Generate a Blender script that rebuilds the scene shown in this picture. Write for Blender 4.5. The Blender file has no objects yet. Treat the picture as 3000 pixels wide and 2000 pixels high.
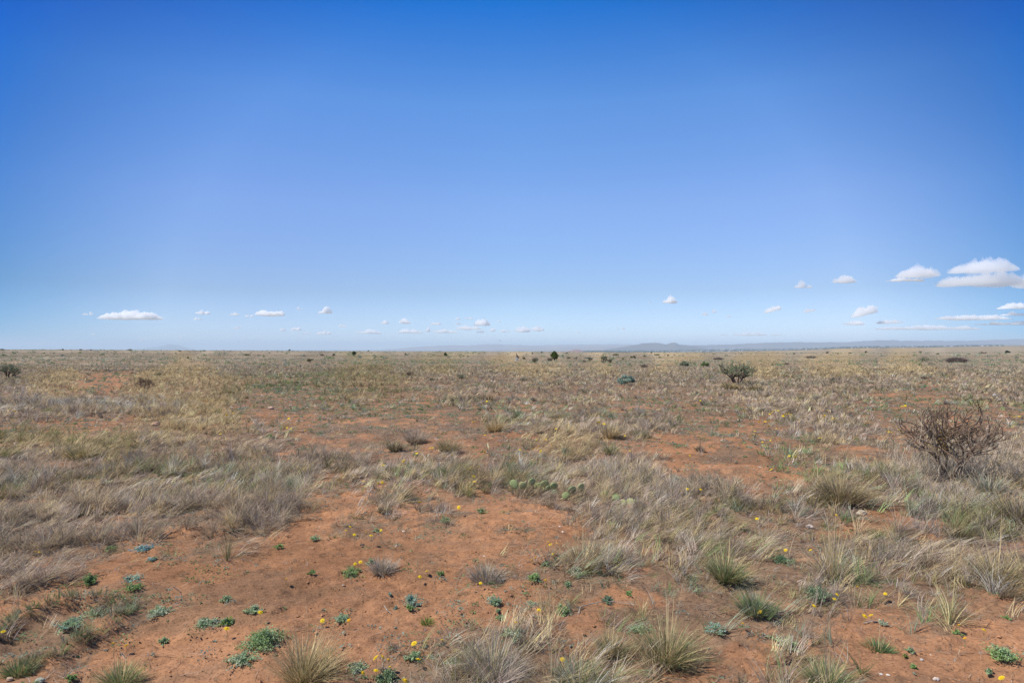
import bpy, math, random
import numpy as np
from mathutils import Vector

# ------------------------------------------------------------------ camera, sky, sun
F, HX, HY, EYE = 2000.0, 1500.0, 1018.0, 1.6      # focal length and horizon of the 3000x2000 photograph
sc = bpy.context.scene
COL = sc.collection
cam_d = bpy.data.cameras.new('camera')
cam_d.sensor_width = 36; cam_d.lens = 24; cam_d.shift_y = 18/3000
cam_d.clip_start = 0.1; cam_d.clip_end = 200000
cam = bpy.data.objects.new('camera', cam_d); COL.objects.link(cam)
cam.location = (0, 0, EYE); cam.rotation_euler = (math.pi/2, 0, 0)
sc.camera = cam

SUN_EL, SUN_AZ = math.radians(56), math.atan2(-0.90, -0.15)      # azimuth clockwise from +Y
sun_d = bpy.data.lights.new('sun', 'SUN'); sun_d.energy = 4.8; sun_d.angle = math.radians(0.53)
sun_d.color = (1.0, 0.94, 0.84)
sun = bpy.data.objects.new('sun', sun_d); COL.objects.link(sun)
to_sun = Vector((math.sin(SUN_AZ)*math.cos(SUN_EL), math.cos(SUN_AZ)*math.cos(SUN_EL), math.sin(SUN_EL)))
sun.rotation_euler = to_sun.to_track_quat('Z', 'Y').to_euler()
sun.location = to_sun*50

w = bpy.data.worlds.new('World'); sc.world = w; w.use_nodes = True
nt = w.node_tree; nt.nodes.clear()
def N(tree, kind, **kw):
    n = tree.nodes.new(kind)
    for k, v in kw.items(): setattr(n, k, v)
    return n
out = N(nt, 'ShaderNodeOutputWorld'); bg = N(nt, 'ShaderNodeBackground'); bg.inputs['Strength'].default_value = 0.1
sky = N(nt, 'ShaderNodeTexSky'); sky.sky_type = 'NISHITA'; sky.sun_disc = False
sky.sun_elevation = SUN_EL; sky.sun_rotation = SUN_AZ; sky.altitude = 1500; sky.air_density = 1.0
sky.dust_density = 0.6; sky.ozone_density = 1.5
geo = N(nt, 'ShaderNodeTexCoord'); sep = N(nt, 'ShaderNodeSeparateXYZ')
nt.links.new(geo.outputs['Generated'], sep.inputs[0])
ramp = N(nt, 'ShaderNodeValToRGB'); nt.links.new(sep.outputs['Z'], ramp.inputs[0])
SKY_RAMP = [(0.0, (.57, .69, 1.0)), (.0802, (.48, .55, .70)), (.201, (.575, .675, .875)), (.335, (.41, .70, 1.0)), (.451, (.02, .475, 1.0)), (.62, (.03, .32, .66)), (1.0, (.05, .30, .55))]
els = ramp.color_ramp.elements
els[0].position, els[0].color = SKY_RAMP[0][0], (*SKY_RAMP[0][1], 1)
els[1].position, els[1].color = SKY_RAMP[-1][0], (*SKY_RAMP[-1][1], 1)
for p, c in SKY_RAMP[1:-1]:
    e = els.new(p); e.color = (*c, 1)
mul = N(nt, 'ShaderNodeMix', data_type='RGBA', blend_type='MULTIPLY'); mul.inputs[0].default_value = 1
nt.links.new(sky.outputs[0], mul.inputs[6]); nt.links.new(ramp.outputs[0], mul.inputs[7])
SKY_GAIN = 2.0
gain = N(nt, 'ShaderNodeVectorMath', operation='SCALE'); gain.inputs['Scale'].default_value = SKY_GAIN
def tint(src_val, stops, src):
    r = N(nt, 'ShaderNodeValToRGB'); nt.links.new(src_val, r.inputs[0]); e_ = r.color_ramp.elements
    e_[0].position, e_[0].color = stops[0][0], (*stops[0][1], 1); e_[1].position, e_[1].color = stops[-1][0], (*stops[-1][1], 1)
    for p, c in stops[1:-1]:
        e = e_.new(p); e.color = (*c, 1)
    m = N(nt, 'ShaderNodeMix', data_type='RGBA', blend_type='MULTIPLY'); m.inputs[0].default_value = 1
    nt.links.new(src, m.inputs[6]); nt.links.new(r.outputs[0], m.inputs[7]); return m.outputs[2]
xa = N(nt, 'ShaderNodeMath', operation='MULTIPLY_ADD'); nt.links.new(sep.outputs['X'], xa.inputs[0]); xa.inputs[1].default_value = 0.5; xa.inputs[2].default_value = 0.5
s1 = tint(sep.outputs['Y'], [(0.0, (1, 1, 1)), (0.5, (1, 1, 1)), (0.66, (.0, .5, .78)), (0.742, (.0, .47, .80)), (0.793, (.36, .62, .80)), (0.89, (1, 1, 1)), (1.0, (1, 1, 1))], mul.outputs[2])
s2 = tint(xa.outputs[0], [(0.0, (.68, .70, .73)), (0.2, (.68, .70, .73)), (0.33, (.77, .76, .80)), (0.5, (.9, .9, .9)), (0.67, (.91, .89, .90)), (0.8, (.93, .85, .83)), (1.0, (.93, .85, .83))], s1)
SKY_GAIN = SKY_GAIN/0.9*0.84; gain.inputs['Scale'].default_value = SKY_GAIN
nt.links.new(s2, gain.inputs[0])
nt.links.new(gain.outputs[0], bg.inputs['Color']); nt.links.new(bg.outputs[0], out.inputs[0])

sc.view_settings.view_transform = 'Standard'; sc.view_settings.look = 'None'
sc.view_settings.exposure = 0.25; sc.view_settings.gamma = 1
sc.cycles.max_bounces = 14; sc.cycles.diffuse_bounces = 3; sc.cycles.transmission_bounces = 4
sc.cycles.volume_bounces = 12; sc.cycles.transparent_max_bounces = 8
sc.cycles.use_denoising = True
sc.cycles.denoising_input_passes = 'RGB_ALBEDO_NORMAL'; sc.cycles.denoising_prefilter = 'NONE'

rng = np.random.default_rng(7)
random.seed(5)

# ------------------------------------------------------------------ noise and the lie of the land
def _h(ix, iy, s):
    n = (ix.astype(np.int64)*374761393 + iy.astype(np.int64)*668265263 + s*1274126177) & 0xffffffff
    n = ((n ^ (n >> 13))*1274126177) & 0xffffffff
    return ((n ^ (n >> 16)) & 0xffff)/65535.0
def vn(x, y, s=0):
    x = np.asarray(x, float); y = np.asarray(y, float)
    ix = np.floor(x); iy = np.floor(y); fx = x-ix; fy = y-iy
    fx = fx*fx*(3-2*fx); fy = fy*fy*(3-2*fy)
    a = _h(ix, iy, s); b = _h(ix+1, iy, s); c = _h(ix, iy+1, s); d = _h(ix+1, iy+1, s)
    return (a*(1-fx)+b*fx)*(1-fy)+(c*(1-fx)+d*fx)*fy
def fbm(x, y, s=0, o=4):
    t = 0; a = 0.5; tot = 0
    for k in range(o):
        t = t+a*vn(x*2**k+17.3*k, y*2**k-9.1*k, s+k); tot += a; a *= 0.5
    return t/tot
def sst(x, a, b):
    t = np.clip((x-a)/(b-a), 0, 1); return t*t*(3-2*t)

DL = np.log([1, 50, 100, 170, 300, 600, 1000, 1500, 3000, 6000, 15000, 30000, 60000])
US = np.array([-0.75, 0.0, 0.17, 0.35, 0.55, 0.75])
ROWS = np.array([   # picture row (of 2000) at which flat land at each distance is seen, per direction
    [0, 1082, 1060, 1046, 1036, 1028, 1024.4, 1023.6, 1030, 1040, 1031, 1027, 1025],
    [0, 1082, 1066, 1058.3, 1047, 1036, 1030.3, 1032, 1040, 1040, 1031, 1027, 1025],
    [0, 1082, 1066, 1058, 1047, 1038, 1031.8, 1033, 1040, 1038, 1030.5, 1026, 1023],
    [0, 1082, 1064, 1055, 1046, 1036, 1034, 1031, 1028.3, 1036, 1028, 1021, 1018],
    [0, 1082, 1063, 1054, 1045, 1035.7, 1034.5, 1027, 1018.5, 1024, 1017, 1013, 1011],
    [0, 1082, 1062, 1053, 1044, 1035.3, 1033, 1023, 1013.5, 1017, 1011.5, 1009, 1006]])
def base_z(x, y):
    x = np.asarray(x, float); y = np.maximum(np.asarray(y, float), 0.5)
    u = np.clip(x/np.maximum(y, 30), -0.75, 0.75)
    ld = np.log(np.maximum(y, 50.0))
    pr = np.stack([np.interp(ld, DL, r) for r in ROWS], -1)
    k = np.clip(np.searchsorted(US, u)-1, 0, len(US)-2)
    t = (u-US[k])/(US[k+1]-US[k]); t = t*t*(3-2*t)
    p = np.take_along_axis(pr, k[..., None], -1)[..., 0]*(1-t)+np.take_along_axis(pr, k[..., None]+1, -1)[..., 0]*t
    z = EYE-(p-HY)/F*np.maximum(y, 50.0)
    return np.where(y < 50, 0.0, z)
def px_of(x, y):
    y = np.maximum(y, 0.6)
    return HX+F*x/y, HY+F*(EYE-base_z(x, y))/y
BANKS = [[(-60, 1975), (130, 1955), (230, 1900), (330, 1850), (372, 1790)], [(-60, 1900), (60, 1825), (150, 1795), (300, 1770), (372, 1800)]]
def flat_at(px, py):
    d = F*EYE/(py-HY); return ((px-HX)/F*d, d)
BANKW = [[flat_at(*p) for p in b] for b in BANKS]
def seg_dist(x, y, pts):
    best = np.full(np.shape(x), 1e9)
    for (x0, y0), (x1, y1) in zip(pts[:-1], pts[1:]):
        dx, dy = x1-x0, y1-y0
        t = np.clip(((x-x0)*dx+(y-y0)*dy)/(dx*dx+dy*dy), 0, 1)
        best = np.minimum(best, np.hypot(x-x0-t*dx, y-y0-t*dy))
    return best
MOUND = flat_at(2108, 1393)
def gz(x, y):
    x = np.asarray(x, float); y = np.asarray(y, float)
    z = base_z(x, y)
    d = np.hypot(x, y)
    z = z+(fbm(x/0.9, y/0.9, 3, 3)-0.5)*0.09*sst(-d, -80, -20)
    z = z+(fbm(x/9, y/9, 11, 3)-0.5)*0.22*sst(d, 9, 30)*sst(-d, -400, -100)
    z = z+(fbm(x/60, y/60, 21, 3)-0.5)*0.7*sst(d, 60, 200)*sst(-d, -900, -400)
    near = sst(-d, -22, -9)
    cr = fbm(x/0.16, y/0.10, 31, 3)
    lip = fbm(x/0.30+fbm(x/0.1, y/0.1, 45, 2), y/0.17, 41, 4)
    z = z+near*((cr-0.5)*0.026+np.abs(lip-0.5)*-0.022+0.014*sst(lip, 0.56, 0.575)+0.010*sst(cr, 0.60, 0.62)+0.010*sst(lip, 0.40, 0.415))
    b = np.zeros(np.shape(x))
    for bw in BANKW:
        b = np.maximum(b, np.exp(-(seg_dist(x, y, bw)/0.07)**2))
    z = z+0.045*b
    r = np.hypot((x-MOUND[0])/0.45, (y-MOUND[1])/0.5)
    z = z+0.10*np.exp(-r*r)-0.13*np.exp(-((x-MOUND[0])/0.09)**2-((y-MOUND[1]+0.12)/0.10)**2)
    return z
def at(px, py):
    """the point of the ground seen at a pixel of the 3000x2000 photograph"""
    u = (px-HX)/F; s = (py-HY)/F
    ds = np.exp(np.linspace(math.log(1.2), math.log(1500), 1500))
    z = gz(u*ds, ds)
    row = HY+F*(EYE-z)/ds
    k = np.where(row <= py)[0]
    d = float(ds[k[0]]) if len(k) else 1400.0
    if len(k) and k[0] > 0:
        a, b = row[k[0]-1], row[k[0]]; t = (a-py)/max(a-b, 1e-6); d = float(ds[k[0]-1]*(1-t)+ds[k[0]]*t)
    x = u*d
    return Vector((x, d, float(gz(np.array([x]), np.array([d]))[0])))

# ------------------------------------------------------------------ cover map: what grows where, in cells of 100 x 60 pixels from (0, 1040)
MAP = [
 "gggggtggggogoogtgtgtggtgtgtggg",
 "gt,,ttoGGGooggggggggggggggg:gg",
 "wwwwwtt:m:mmmmmmmmmmm:ggm:mmmm",
 "m,,:ttt:,::m::gggggm:,:gg:m:,:",
 "oooogggg:,::,,:mt:,.,mmGt:,ggg",
 "gggggggggggggg:gggg...,GGggggg",
 "ggggggggg:,ggg,gggggg.,,oggggg",
 "ggggggggg.,g::,:gggggg:gg,gggg",
 "gggggggg..::.....ggggggg,,:gog",
 "ggg:,:,........:ggggggg::ggggg",
 "gg:...........::ggggg::,gggggg",
 "g............::::::::::ggggggg",
 ".,::,..........,:::::::gggg:,.",
 ",::.,..........,.,::::::::::,,",
 "::,.........,:gg,:::::,,:...,,",
 ".,,.......,::gg,ggg,,::gg...,,",
 ".,,.......,::gg,ggg,,::gg...,,"]
for r in MAP: assert len(r) == 30, (r, len(r))
KINDS = '.,:mgGtow'
MAPI = np.array([[KINDS.index(c) for c in r] for r in MAP])
#            .     ,     :     m     g     G     t     o     w
DENS = np.array([0.04, 0.27, 0.56, 0.66, 0.89, 0.90, 0.92, 0.92, 0.92])
HGT = np.array([0.05, 0.06, 0.09, 0.065, 0.165, 0.13, 0.19, 0.18, 0.17])
PAL = {   # linear albedos
 'grey': (0.42, 0.335, 0.235), 'mauve': (0.40, 0.325, 0.265), 'straw': (0.62, 0.48, 0.26), 'tan': (0.49, 0.375, 0.215),
 'pale': (0.50, 0.46, 0.38), 'olive': (0.30, 0.265, 0.125), 'green': (0.19, 0.26, 0.10), 'sage': (0.28, 0.33, 0.22), 'brown': (0.22, 0.155, 0.105)}
PN = list(PAL); PC = np.array([PAL[k] for k in PN])*np.array([[1.0, 1.0, 1.0]])
#              grey  mauve straw tan  pale olive green sage brown
WT = np.array([[.3, .12, .06, .06, .05, .08, .15, .2, .04], [.30, .12, .04, .05, .05, .08, .15, .24, .04], [.30, .14, .03, .06, .06, .08, .12, .22, .03],
               [.20, .10, .02, .04, .08, .06, .14, .36, .02], [.40, .17, .05, .09, .05, .10, .04, .08, .05], [.17, .07, .03, .06, .05, .16, .24, .25, .02],
               [.06, .0, .46, .40, .02, .05, .01, .0, .0], [.14, .03, .09, .27, 0, .40, .05, .03, .02], [.28, .16, .05, .08, .36, 0, .02, .04, 0]])
def kind_at(x, y, jit=1.0):
    px, py = px_of(x, y)
    jr = np.random.default_rng(len(px) % 9973); px = px+jr.normal(0, 22, np.shape(px))*jit; py = py+jr.normal(0, 1, np.shape(py))*jit*np.clip((py-1040)*0.09, 5, 13)
    k = np.clip((py-1040)/960, 0, 1)
    wx = (fbm(px/95, py/42, 51, 4)-0.5)*270; wy = (fbm(px/105+9, py/42+5, 61, 4)-0.5)*(50+175*k)
    c = np.clip(((px+wx)/100).astype(int), 0, 29); r = np.clip(((py+wy-1040)/60), 0, 16).astype(int)
    return MAPI[r, c]
def cover(x, y):
    """kind index and probability that a clump stands here"""
    k = kind_at(x, y, 0.5 if len(x) > 400000 else 1.0)
    d = np.hypot(x, y)
    p = DENS[k]
    sc_ = np.where(d < 25, 0.38, np.where(d < 80, 0.9, 5.0))
    n = fbm(x/sc_, y/(sc_*1.0), 71, 3)
    th = 1-p
    q = sst(n, th*0.62+0.16, th*0.62+0.26)
    q = np.where(p > 0.85, np.maximum(q, 0.22), q)
    q = np.where(p < 0.05, q*0.3, q)
    return k, q

# ------------------------------------------------------------------ materials
def mat(name, color=(0.5, 0.5, 0.5), rough=0.9, attr=False, transl=0.0, nscale=None, namp=0.25, bump=0.0, spec=0.2):
    m = bpy.data.materials.new(name); m.use_nodes = True; t = m.node_tree; t.nodes.clear()
    o = N(t, 'ShaderNodeOutputMaterial'); b = N(t, 'ShaderNodeBsdfPrincipled')
    b.inputs['Roughness'].default_value = rough; b.inputs['Specular IOR Level'].default_value = spec
    if attr:
        a = N(t, 'ShaderNodeAttribute'); a.attribute_name = 'Col'; src = a.outputs['Color']
    else:
        a = N(t, 'ShaderNodeRGB'); a.outputs[0].default_value = (*color, 1); src = a.outputs[0]
    if nscale:
        tc = N(t, 'ShaderNodeTexCoord'); no = N(t, 'ShaderNodeTexNoise'); no.inputs['Scale'].default_value = nscale
        no.inputs['Detail'].default_value = 5
        t.links.new(tc.outputs['Object'], no.inputs['Vector'])
        mr = N(t, 'ShaderNodeMapRange'); mr.inputs['From Min'].default_value = 0.3; mr.inputs['From Max'].default_value = 0.7
        mr.inputs['To Min'].default_value = 1-namp; mr.inputs['To Max'].default_value = 1+namp
        t.links.new(no.outputs['Fac'], mr.inputs['Value'])
        vm = N(t, 'ShaderNodeVectorMath', operation='SCALE'); t.links.new(src, vm.inputs[0]); t.links.new(mr.outputs[0], vm.inputs['Scale'])
        src = vm.outputs[0]
        if bump:
            bp = N(t, 'ShaderNodeBump'); bp.inputs['Strength'].default_value = 0.7; bp.inputs['Distance'].default_value = bump
            t.links.new(no.outputs['Fac'], bp.inputs['Height']); t.links.new(bp.outputs[0], b.inputs['Normal'])
    t.links.new(src, b.inputs['Base Color'])
    last = b.outputs[0]
    if transl:
        tr = N(t, 'ShaderNodeBsdfTranslucent'); t.links.new(src, tr.inputs['Color'])
        mx = N(t, 'ShaderNodeMixShader'); mx.inputs[0].default_value = transl
        t.links.new(last, mx.inputs[1]); t.links.new(tr.outputs[0], mx.inputs[2]); last = mx.outputs[0]
    t.links.new(last, o.inputs[0])
    return m
M_GRASS = mat('dry_grass_blades', attr=True, transl=0.3, spec=0.15, rough=0.7)
M_LEAF = mat('leaves', attr=True, transl=0.3, spec=0.2, rough=0.7)
M_STONE = mat('stone', attr=True, nscale=60, namp=0.2)
M_BARK = mat('bark', attr=True, nscale=40, namp=0.3, bump=0.004)

# ------------------------------------------------------------------ mesh helpers
def mesh_np(name, V, T, C=None, m=None, smooth=False, parent=None, link=True, loc=None):
    V = np.asarray(V, np.float32); T = np.asarray(T, np.int32)
    me = bpy.data.meshes.new(name); n = len(T)
    me.vertices.add(len(V)); me.vertices.foreach_set('co', V.ravel())
    me.loops.add(n*3); me.loops.foreach_set('vertex_index', T.ravel())
    me.polygons.add(n); me.polygons.foreach_set('loop_start', np.arange(0, n*3, 3, dtype=np.int32))
    me.polygons.foreach_set('use_smooth', np.full(n, smooth, bool))
    if C is not None:
        a = me.color_attributes.new('Col', 'FLOAT_COLOR', 'POINT')
        C4 = np.ones((len(V), 4), np.float32); C4[:, :3] = C; a.data.foreach_set('color', C4.ravel())
    me.update(calc_edges=True)
    if m: me.materials.append(m)
    o = bpy.data.objects.new(name, me)
    if parent: o.parent = parent
    if loc is not None: o.location = loc
    if link: COL.objects.link(o)
    return o
class Soup:
    def __init__(s): s.V = []; s.T = []; s.C = []; s.n = 0
    def add(s, V, T, C):
        V = np.asarray(V, float).reshape(-1, 3); T = np.asarray(T, int).reshape(-1, 3)
        C = np.asarray(C, float)
        if C.ndim == 1: C = np.tile(C, (len(V), 1))
        s.V.append(V); s.T.append(T+s.n); s.C.append(C); s.n += len(V); return s
    def build(s, name, m, parent=None, smooth=False, loc=None):
        return mesh_np(name, np.concatenate(s.V), np.concatenate(s.T), np.clip(np.concatenate(s.C), 0.004, 0.9), m, smooth, parent, loc=loc)

def strips(base, az, L, lean, bend, w, S, col, curl=0.0, r=rng):
    """grass blades: tapered ribbons that lean and bend; returns verts, tris, colours"""
    n = len(az); pos = base.copy(); lv = []
    fa = az+math.pi/2+r.normal(0, 0.7, n)
    side = np.stack([np.cos(fa), np.sin(fa), np.zeros(n)], -1)
    for i in range(S+1):
        t = i/S
        ww = w*(1-0.85*t**1.5)*0.5
        if i < S:
            lv.append(pos-side*ww[:, None]); lv.append(pos+side*ww[:, None])
        else: lv.append(pos.copy())
        th = np.minimum(lean+bend*(t+0.5/S), 2.0); a = az+curl*t
        pos = pos+(L/S)[:, None]*np.stack([np.cos(a)*np.sin(th), np.sin(a)*np.sin(th), np.cos(th)], -1)
    nv = 2*S+1
    V = np.stack(lv, 1).reshape(-1, 3)
    t0 = []
    for i in range(S-1):
        a = 2*i; t0 += [(a, a+1, a+2), (a+1, a+3, a+2)]
    a = 2*(S-1); t0.append((a, a+1, a+2))
    T = (np.array(t0)[None]+(np.arange(n)*nv)[:, None, None]).reshape(-1, 3)
    return V, T, np.repeat(col, nv, 0)
def clumps(cx, cy, cz, R, H, nb, S, w, col, wind=0.5, spread=1.0, r=rng, colvar=0.22, flop=0.35, second=None, secfrac=0.0):
    """bunches of blades; all arguments are arrays over the clumps"""
    idx = np.repeat(np.arange(len(cx)), nb); n = len(idx)
    nw = 9; wid = idx*nw+r.integers(0, nw, n); W_ = len(cx)*nw
    az = r.uniform(0, 2*np.pi, W_)[wid]+r.normal(0, 0.16, n); rad = np.clip(np.sqrt(r.uniform(0, 1, W_))[wid]+r.normal(0, 0.06, n), 0.02, 1)
    wb = r.uniform(0.1, 1.2, W_)[wid]; wl = r.uniform(0.7, 1.25, W_)[wid]; wc = (1+r.normal(0, 0.22, W_))[wid]; wcurl = r.normal(0, 0.6, W_)[wid]
    rr = rad*R[idx]*0.6
    bx = cx[idx]+rr*np.cos(az); by = cy[idx]+rr*np.sin(az)
    # outward lean + wind
    lean = (rad*0.75*spread+np.abs(r.normal(0, 0.15, n)))
    vx = np.sin(lean)*np.cos(az)+wind*0.7*r.uniform(0.3, 1, n); vy = np.sin(lean)*np.sin(az)+wind*0.15*r.normal(0, 1, n)
    a2 = np.arctan2(vy, vx); l2 = np.arcsin(np.clip(np.hypot(vx, vy), 0, 0.97))
    L = H[idx]*wl*r.uniform(0.6, 1.2, n)
    bend = wb*flop*1.3+np.abs(r.normal(0, 0.15, n))
    c = col[idx]*np.clip(wc*(1+r.normal(0, colvar*0.7, n)), 0.35, 1.8)[:, None]*(1+r.normal(0, 0.05, (n, 3)))
    if second is not None:
        q = r.uniform(0, 1, n) < secfrac; c[q] = np.array(second)*(1+r.normal(0, colvar, q.sum()))[:, None]
    return strips(np.stack([bx, by, cz[idx]], -1), a2, L, l2, bend, w[idx]*r.uniform(0.6, 1.3, n), S, np.clip(c, 0.01, 0.85), wcurl+r.normal(0, 0.15, n), r)
def leaves(P, size, col, r=rng, flat=0.4, asp=0.45):
    n = len(P); nz = r.normal(0, 1, (n, 3)); nz[:, 2] = np.abs(nz[:, 2])+flat; nz /= np.linalg.norm(nz, axis=1)[:, None]
    a = np.cross(nz, r.normal(0, 1, (n, 3))); a /= np.linalg.norm(a, axis=1)[:, None]+1e-9; b = np.cross(nz, a)
    s = (size*r.uniform(0.6, 1.3, n))[:, None]
    V = np.stack([P-a*s, P-b*s*asp+nz*s*0.12, P+a*s, P+b*s*asp+nz*s*0.12], 1).reshape(-1, 3)
    T = (np.array([(0, 1, 2), (0, 2, 3)])[None]+(np.arange(n)*4)[:, None, None]).reshape(-1, 3)
    return V, T, np.repeat(col, 4, 0)
def tube(pts, rad, k=6, knob=0.0, r=random):
    pts = [Vector(p) for p in pts]; V = []; T = []
    up = Vector((0.31, 0.17, 0.93))
    for i, p in enumerate(pts):
        d = (pts[min(i+1, len(pts)-1)]-pts[max(i-1, 0)])
        if d.length < 1e-9: d = Vector((0, 0, 1))
        d.normalize(); a = d.cross(up)
        if a.length < 0.05: a = d.cross(Vector((1, 0, 0)))
        a.normalize(); b = d.cross(a)
        for j in range(k):
            an = 2*math.pi*j/k; q = rad[i]*(1+knob*r.uniform(-1, 1))
            V.append(p+(a*math.cos(an)+b*math.sin(an))*q)
    for i in range(len(pts)-1):
        for j in range(k):
            a0 = i*k+j; a1 = i*k+(j+1) % k; b0 = a0+k; b1 = a1+k
            T += [(a0, a1, b1), (a0, b1, b0)]
    nV = len(V); V.append(pts[0]); V.append(pts[-1])
    for j in range(k):
        T.append((nV, (j+1) % k, j)); T.append((nV+1, nV-k+j, nV-k+(j+1) % k))
    return np.array([tuple(v) for v in V]), np.array(T)
def blob(c, r3, sub=1, amp=0.15, seed=0, flat_bottom=False):
    import bmesh
    bm = bmesh.new(); bmesh.ops.create_icosphere(bm, subdivisions=sub, radius=1)
    V = np.array([v.co[:] for v in bm.verts]); T = np.array([[v.index for v in f.verts] for f in bm.faces]); bm.free()
    n = 1+amp*(fbm(V[:, 0]*1.7+seed, V[:, 1]*1.7+V[:, 2]*1.3+seed*3.1, seed % 97, 2)-0.5)*2
    V = V*n[:, None]*np.array(r3)
    return V+np.array(c), T
def thing(name, label, cat, loc=(0, 0, 0), group=None, rz=0):
    o = bpy.data.objects.new(name, None); o.empty_display_size = 0.2; COL.objects.link(o)
    o.location = loc; o.rotation_euler = (0, 0, rz); o['label'] = label; o['category'] = cat
    if group: o['group'] = group
    return o
def tag(o, label=None, cat=None, group=None, kind=None):
    if label: o['label'] = label
    if cat: o['category'] = cat
    if group: o['group'] = group
    if kind: o['kind'] = kind
    return o

# ------------------------------------------------------------------ ground: one sheet to the horizon
dl = [0.6]
while dl[-1] < 65000:
    d = dl[-1]; dl.append(d+max(0.02, d*(0.0062 if d < 14 else 0.014 if d < 90 else 0.022)))
dl = np.array(dl); ul = np.linspace(-1.15, 1.15, 820)
Y, U = np.meshgrid(dl, ul, indexing='ij'); X = U*(Y+3.5)
Z = gz(X, Y)
nr, nc = X.shape
V = np.stack([X, Y, Z], -1).reshape(-1, 3)
i0 = (np.arange(nr-1)[:, None]*nc+np.arange(nc-1)[None]).ravel()
T = np.concatenate([np.stack([i0, i0+1, i0+nc+1], -1), np.stack([i0, i0+nc+1, i0+nc], -1)])
x, y = V[:, 0], V[:, 1]; d = np.hypot(x, y)
SOIL = np.array([0.322, 0.162, 0.082])
k, q = cover(x, y)
n1 = fbm(x/1.7, y/1.7, 81, 4)[:, None]; n2 = fbm(x/0.12, y/0.12, 91, 3)[:, None]; n3 = fbm(x/5.5, y/5.5, 95, 3)[:, None]
soil = SOIL*(0.70+0.6*n1)*(0.82+0.36*n2); n4 = fbm(x/0.55+31, y/0.4, 97, 4)[:, None]; soil = soil*(1-np.array([.22, .15, .08])*sst(n4, 0.50, 0.64)); soil = soil*(1-0.22*sst(n3, 0.5, 0.7))+np.array([.03, .02, .015])*sst(n3, 0.35, 0.7)
litter = np.array([0.185, 0.125, 0.080])*(0.8+0.4*n2)
kc = (WT @ PC)[k]*0.78
far = sst(d, 30, 130)[:, None]
nf = (0.72+0.7*fbm(x/(0.02*d+0.2), y/(0.06*d+0.3), 101, 3))[:, None]
grassy = kc*nf*np.array([0.88, 0.86, 0.84])
cv = np.clip(q*1.1, 0, 1)[:, None]
c = soil*(1-cv*0.75)+litter*cv*0.75
tanp = sst(fbm(x/90, y/45, 111, 3), 0.45, 0.62)[:, None]
farc = grassy*(1-0.25*tanp)+np.array([0.33, 0.26, 0.155])*0.25*tanp*nf
soilpatch = sst(fbm(x/40+5, y/22, 121, 3), 0.58, 0.68)[:, None]*sst(-d, -700, -250)[:, None]
farc = farc*np.array([0.97, 0.98, 1.06])*(1-0.4*soilpatch)+SOIL*0.4*soilpatch
c = c*(1-far)+(farc*np.clip(cv+0.45, 0, 1)+SOIL*(1-np.clip(cv+0.45, 0, 1)))*far
vf = sst(d, 2500, 6000)[:, None]
vn_ = fbm(x/500, y/1500, 131, 4)[:, None]
val = np.array([0.20, 0.17, 0.125])*(0.7+0.6*vn_)+(np.array([0.07, 0.09, 0.06])-0.12)*0.8*sst(vn_, 0.5, 0.62)
c = c*(1-vf)+val*vf
gm = bpy.data.materials.new('red_soil'); gm.use_nodes = True; t = gm.node_tree; t.nodes.clear()
o_ = N(t, 'ShaderNodeOutputMaterial'); b_ = N(t, 'ShaderNodeBsdfPrincipled'); b_.inputs['Roughness'].default_value = 0.95; b_.inputs['Specular IOR Level'].default_value = 0.1
at_ = N(t, 'ShaderNodeAttribute'); at_.attribute_name = 'Col'
tc = N(t, 'ShaderNodeTexCoord')
n1_ = N(t, 'ShaderNodeTexNoise'); n1_.inputs['Scale'].default_value = 22; n1_.inputs['Detail'].default_value = 8; n1_.inputs['Roughness'].default_value = 0.7
n2_ = N(t, 'ShaderNodeTexNoise'); n2_.inputs['Scale'].default_value = 1.2; n2_.inputs['Detail'].default_value = 6
for n_ in (n1_, n2_): t.links.new(tc.outputs['Object'], n_.inputs['Vector'])
m1 = N(t, 'ShaderNodeMapRange'); m1.inputs['From Min'].default_value = 0.3; m1.inputs['From Max'].default_value = 0.7; m1.inputs['To Min'].default_value = 0.72; m1.inputs['To Max'].default_value = 1.22
m2 = N(t, 'ShaderNodeMapRange'); m2.inputs['From Min'].default_value = 0.3; m2.inputs['From Max'].default_value = 0.7; m2.inputs['To Min'].default_value = 0.85; m2.inputs['To Max'].default_value = 1.12
t.links.new(n1_.outputs['Fac'], m1.inputs['Value']); t.links.new(n2_.outputs['Fac'], m2.inputs['Value'])
mm = N(t, 'ShaderNodeMath', operation='MULTIPLY'); t.links.new(m1.outputs[0], mm.inputs[0]); t.links.new(m2.outputs[0], mm.inputs[1])
n3_ = N(t, 'ShaderNodeTexNoise'); n3_.inputs['Scale'].default_value = 75; n3_.inputs['Detail'].default_value = 4; t.links.new(tc.outputs['Object'], n3_.inputs['Vector'])
m3 = N(t, 'ShaderNodeMapRange'); m3.inputs['From Min'].default_value = 0.36; m3.inputs['From Max'].default_value = 0.46; m3.inputs['To Min'].default_value = 0.62; m3.inputs['To Max'].default_value = 1.05
t.links.new(n3_.outputs['Fac'], m3.inputs['Value']); mm3 = N(t, 'ShaderNodeMath', operation='MULTIPLY'); t.links.new(mm.outputs[0], mm3.inputs[0]); t.links.new(m3.outputs[0], mm3.inputs[1]); mm = mm3
vs = N(t, 'ShaderNodeVectorMath', operation='SCALE'); t.links.new(at_.outputs['Color'], vs.inputs[0]); t.links.new(mm.outputs[0], vs.inputs['Scale'])
bp = N(t, 'ShaderNodeBump'); bp.inputs['Strength'].default_value = 0.8; bp.inputs['Distance'].default_value = 0.012
t.links.new(n1_.outputs['Fac'], bp.inputs['Height']); t.links.new(bp.outputs[0], b_.inputs['Normal'])
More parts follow.
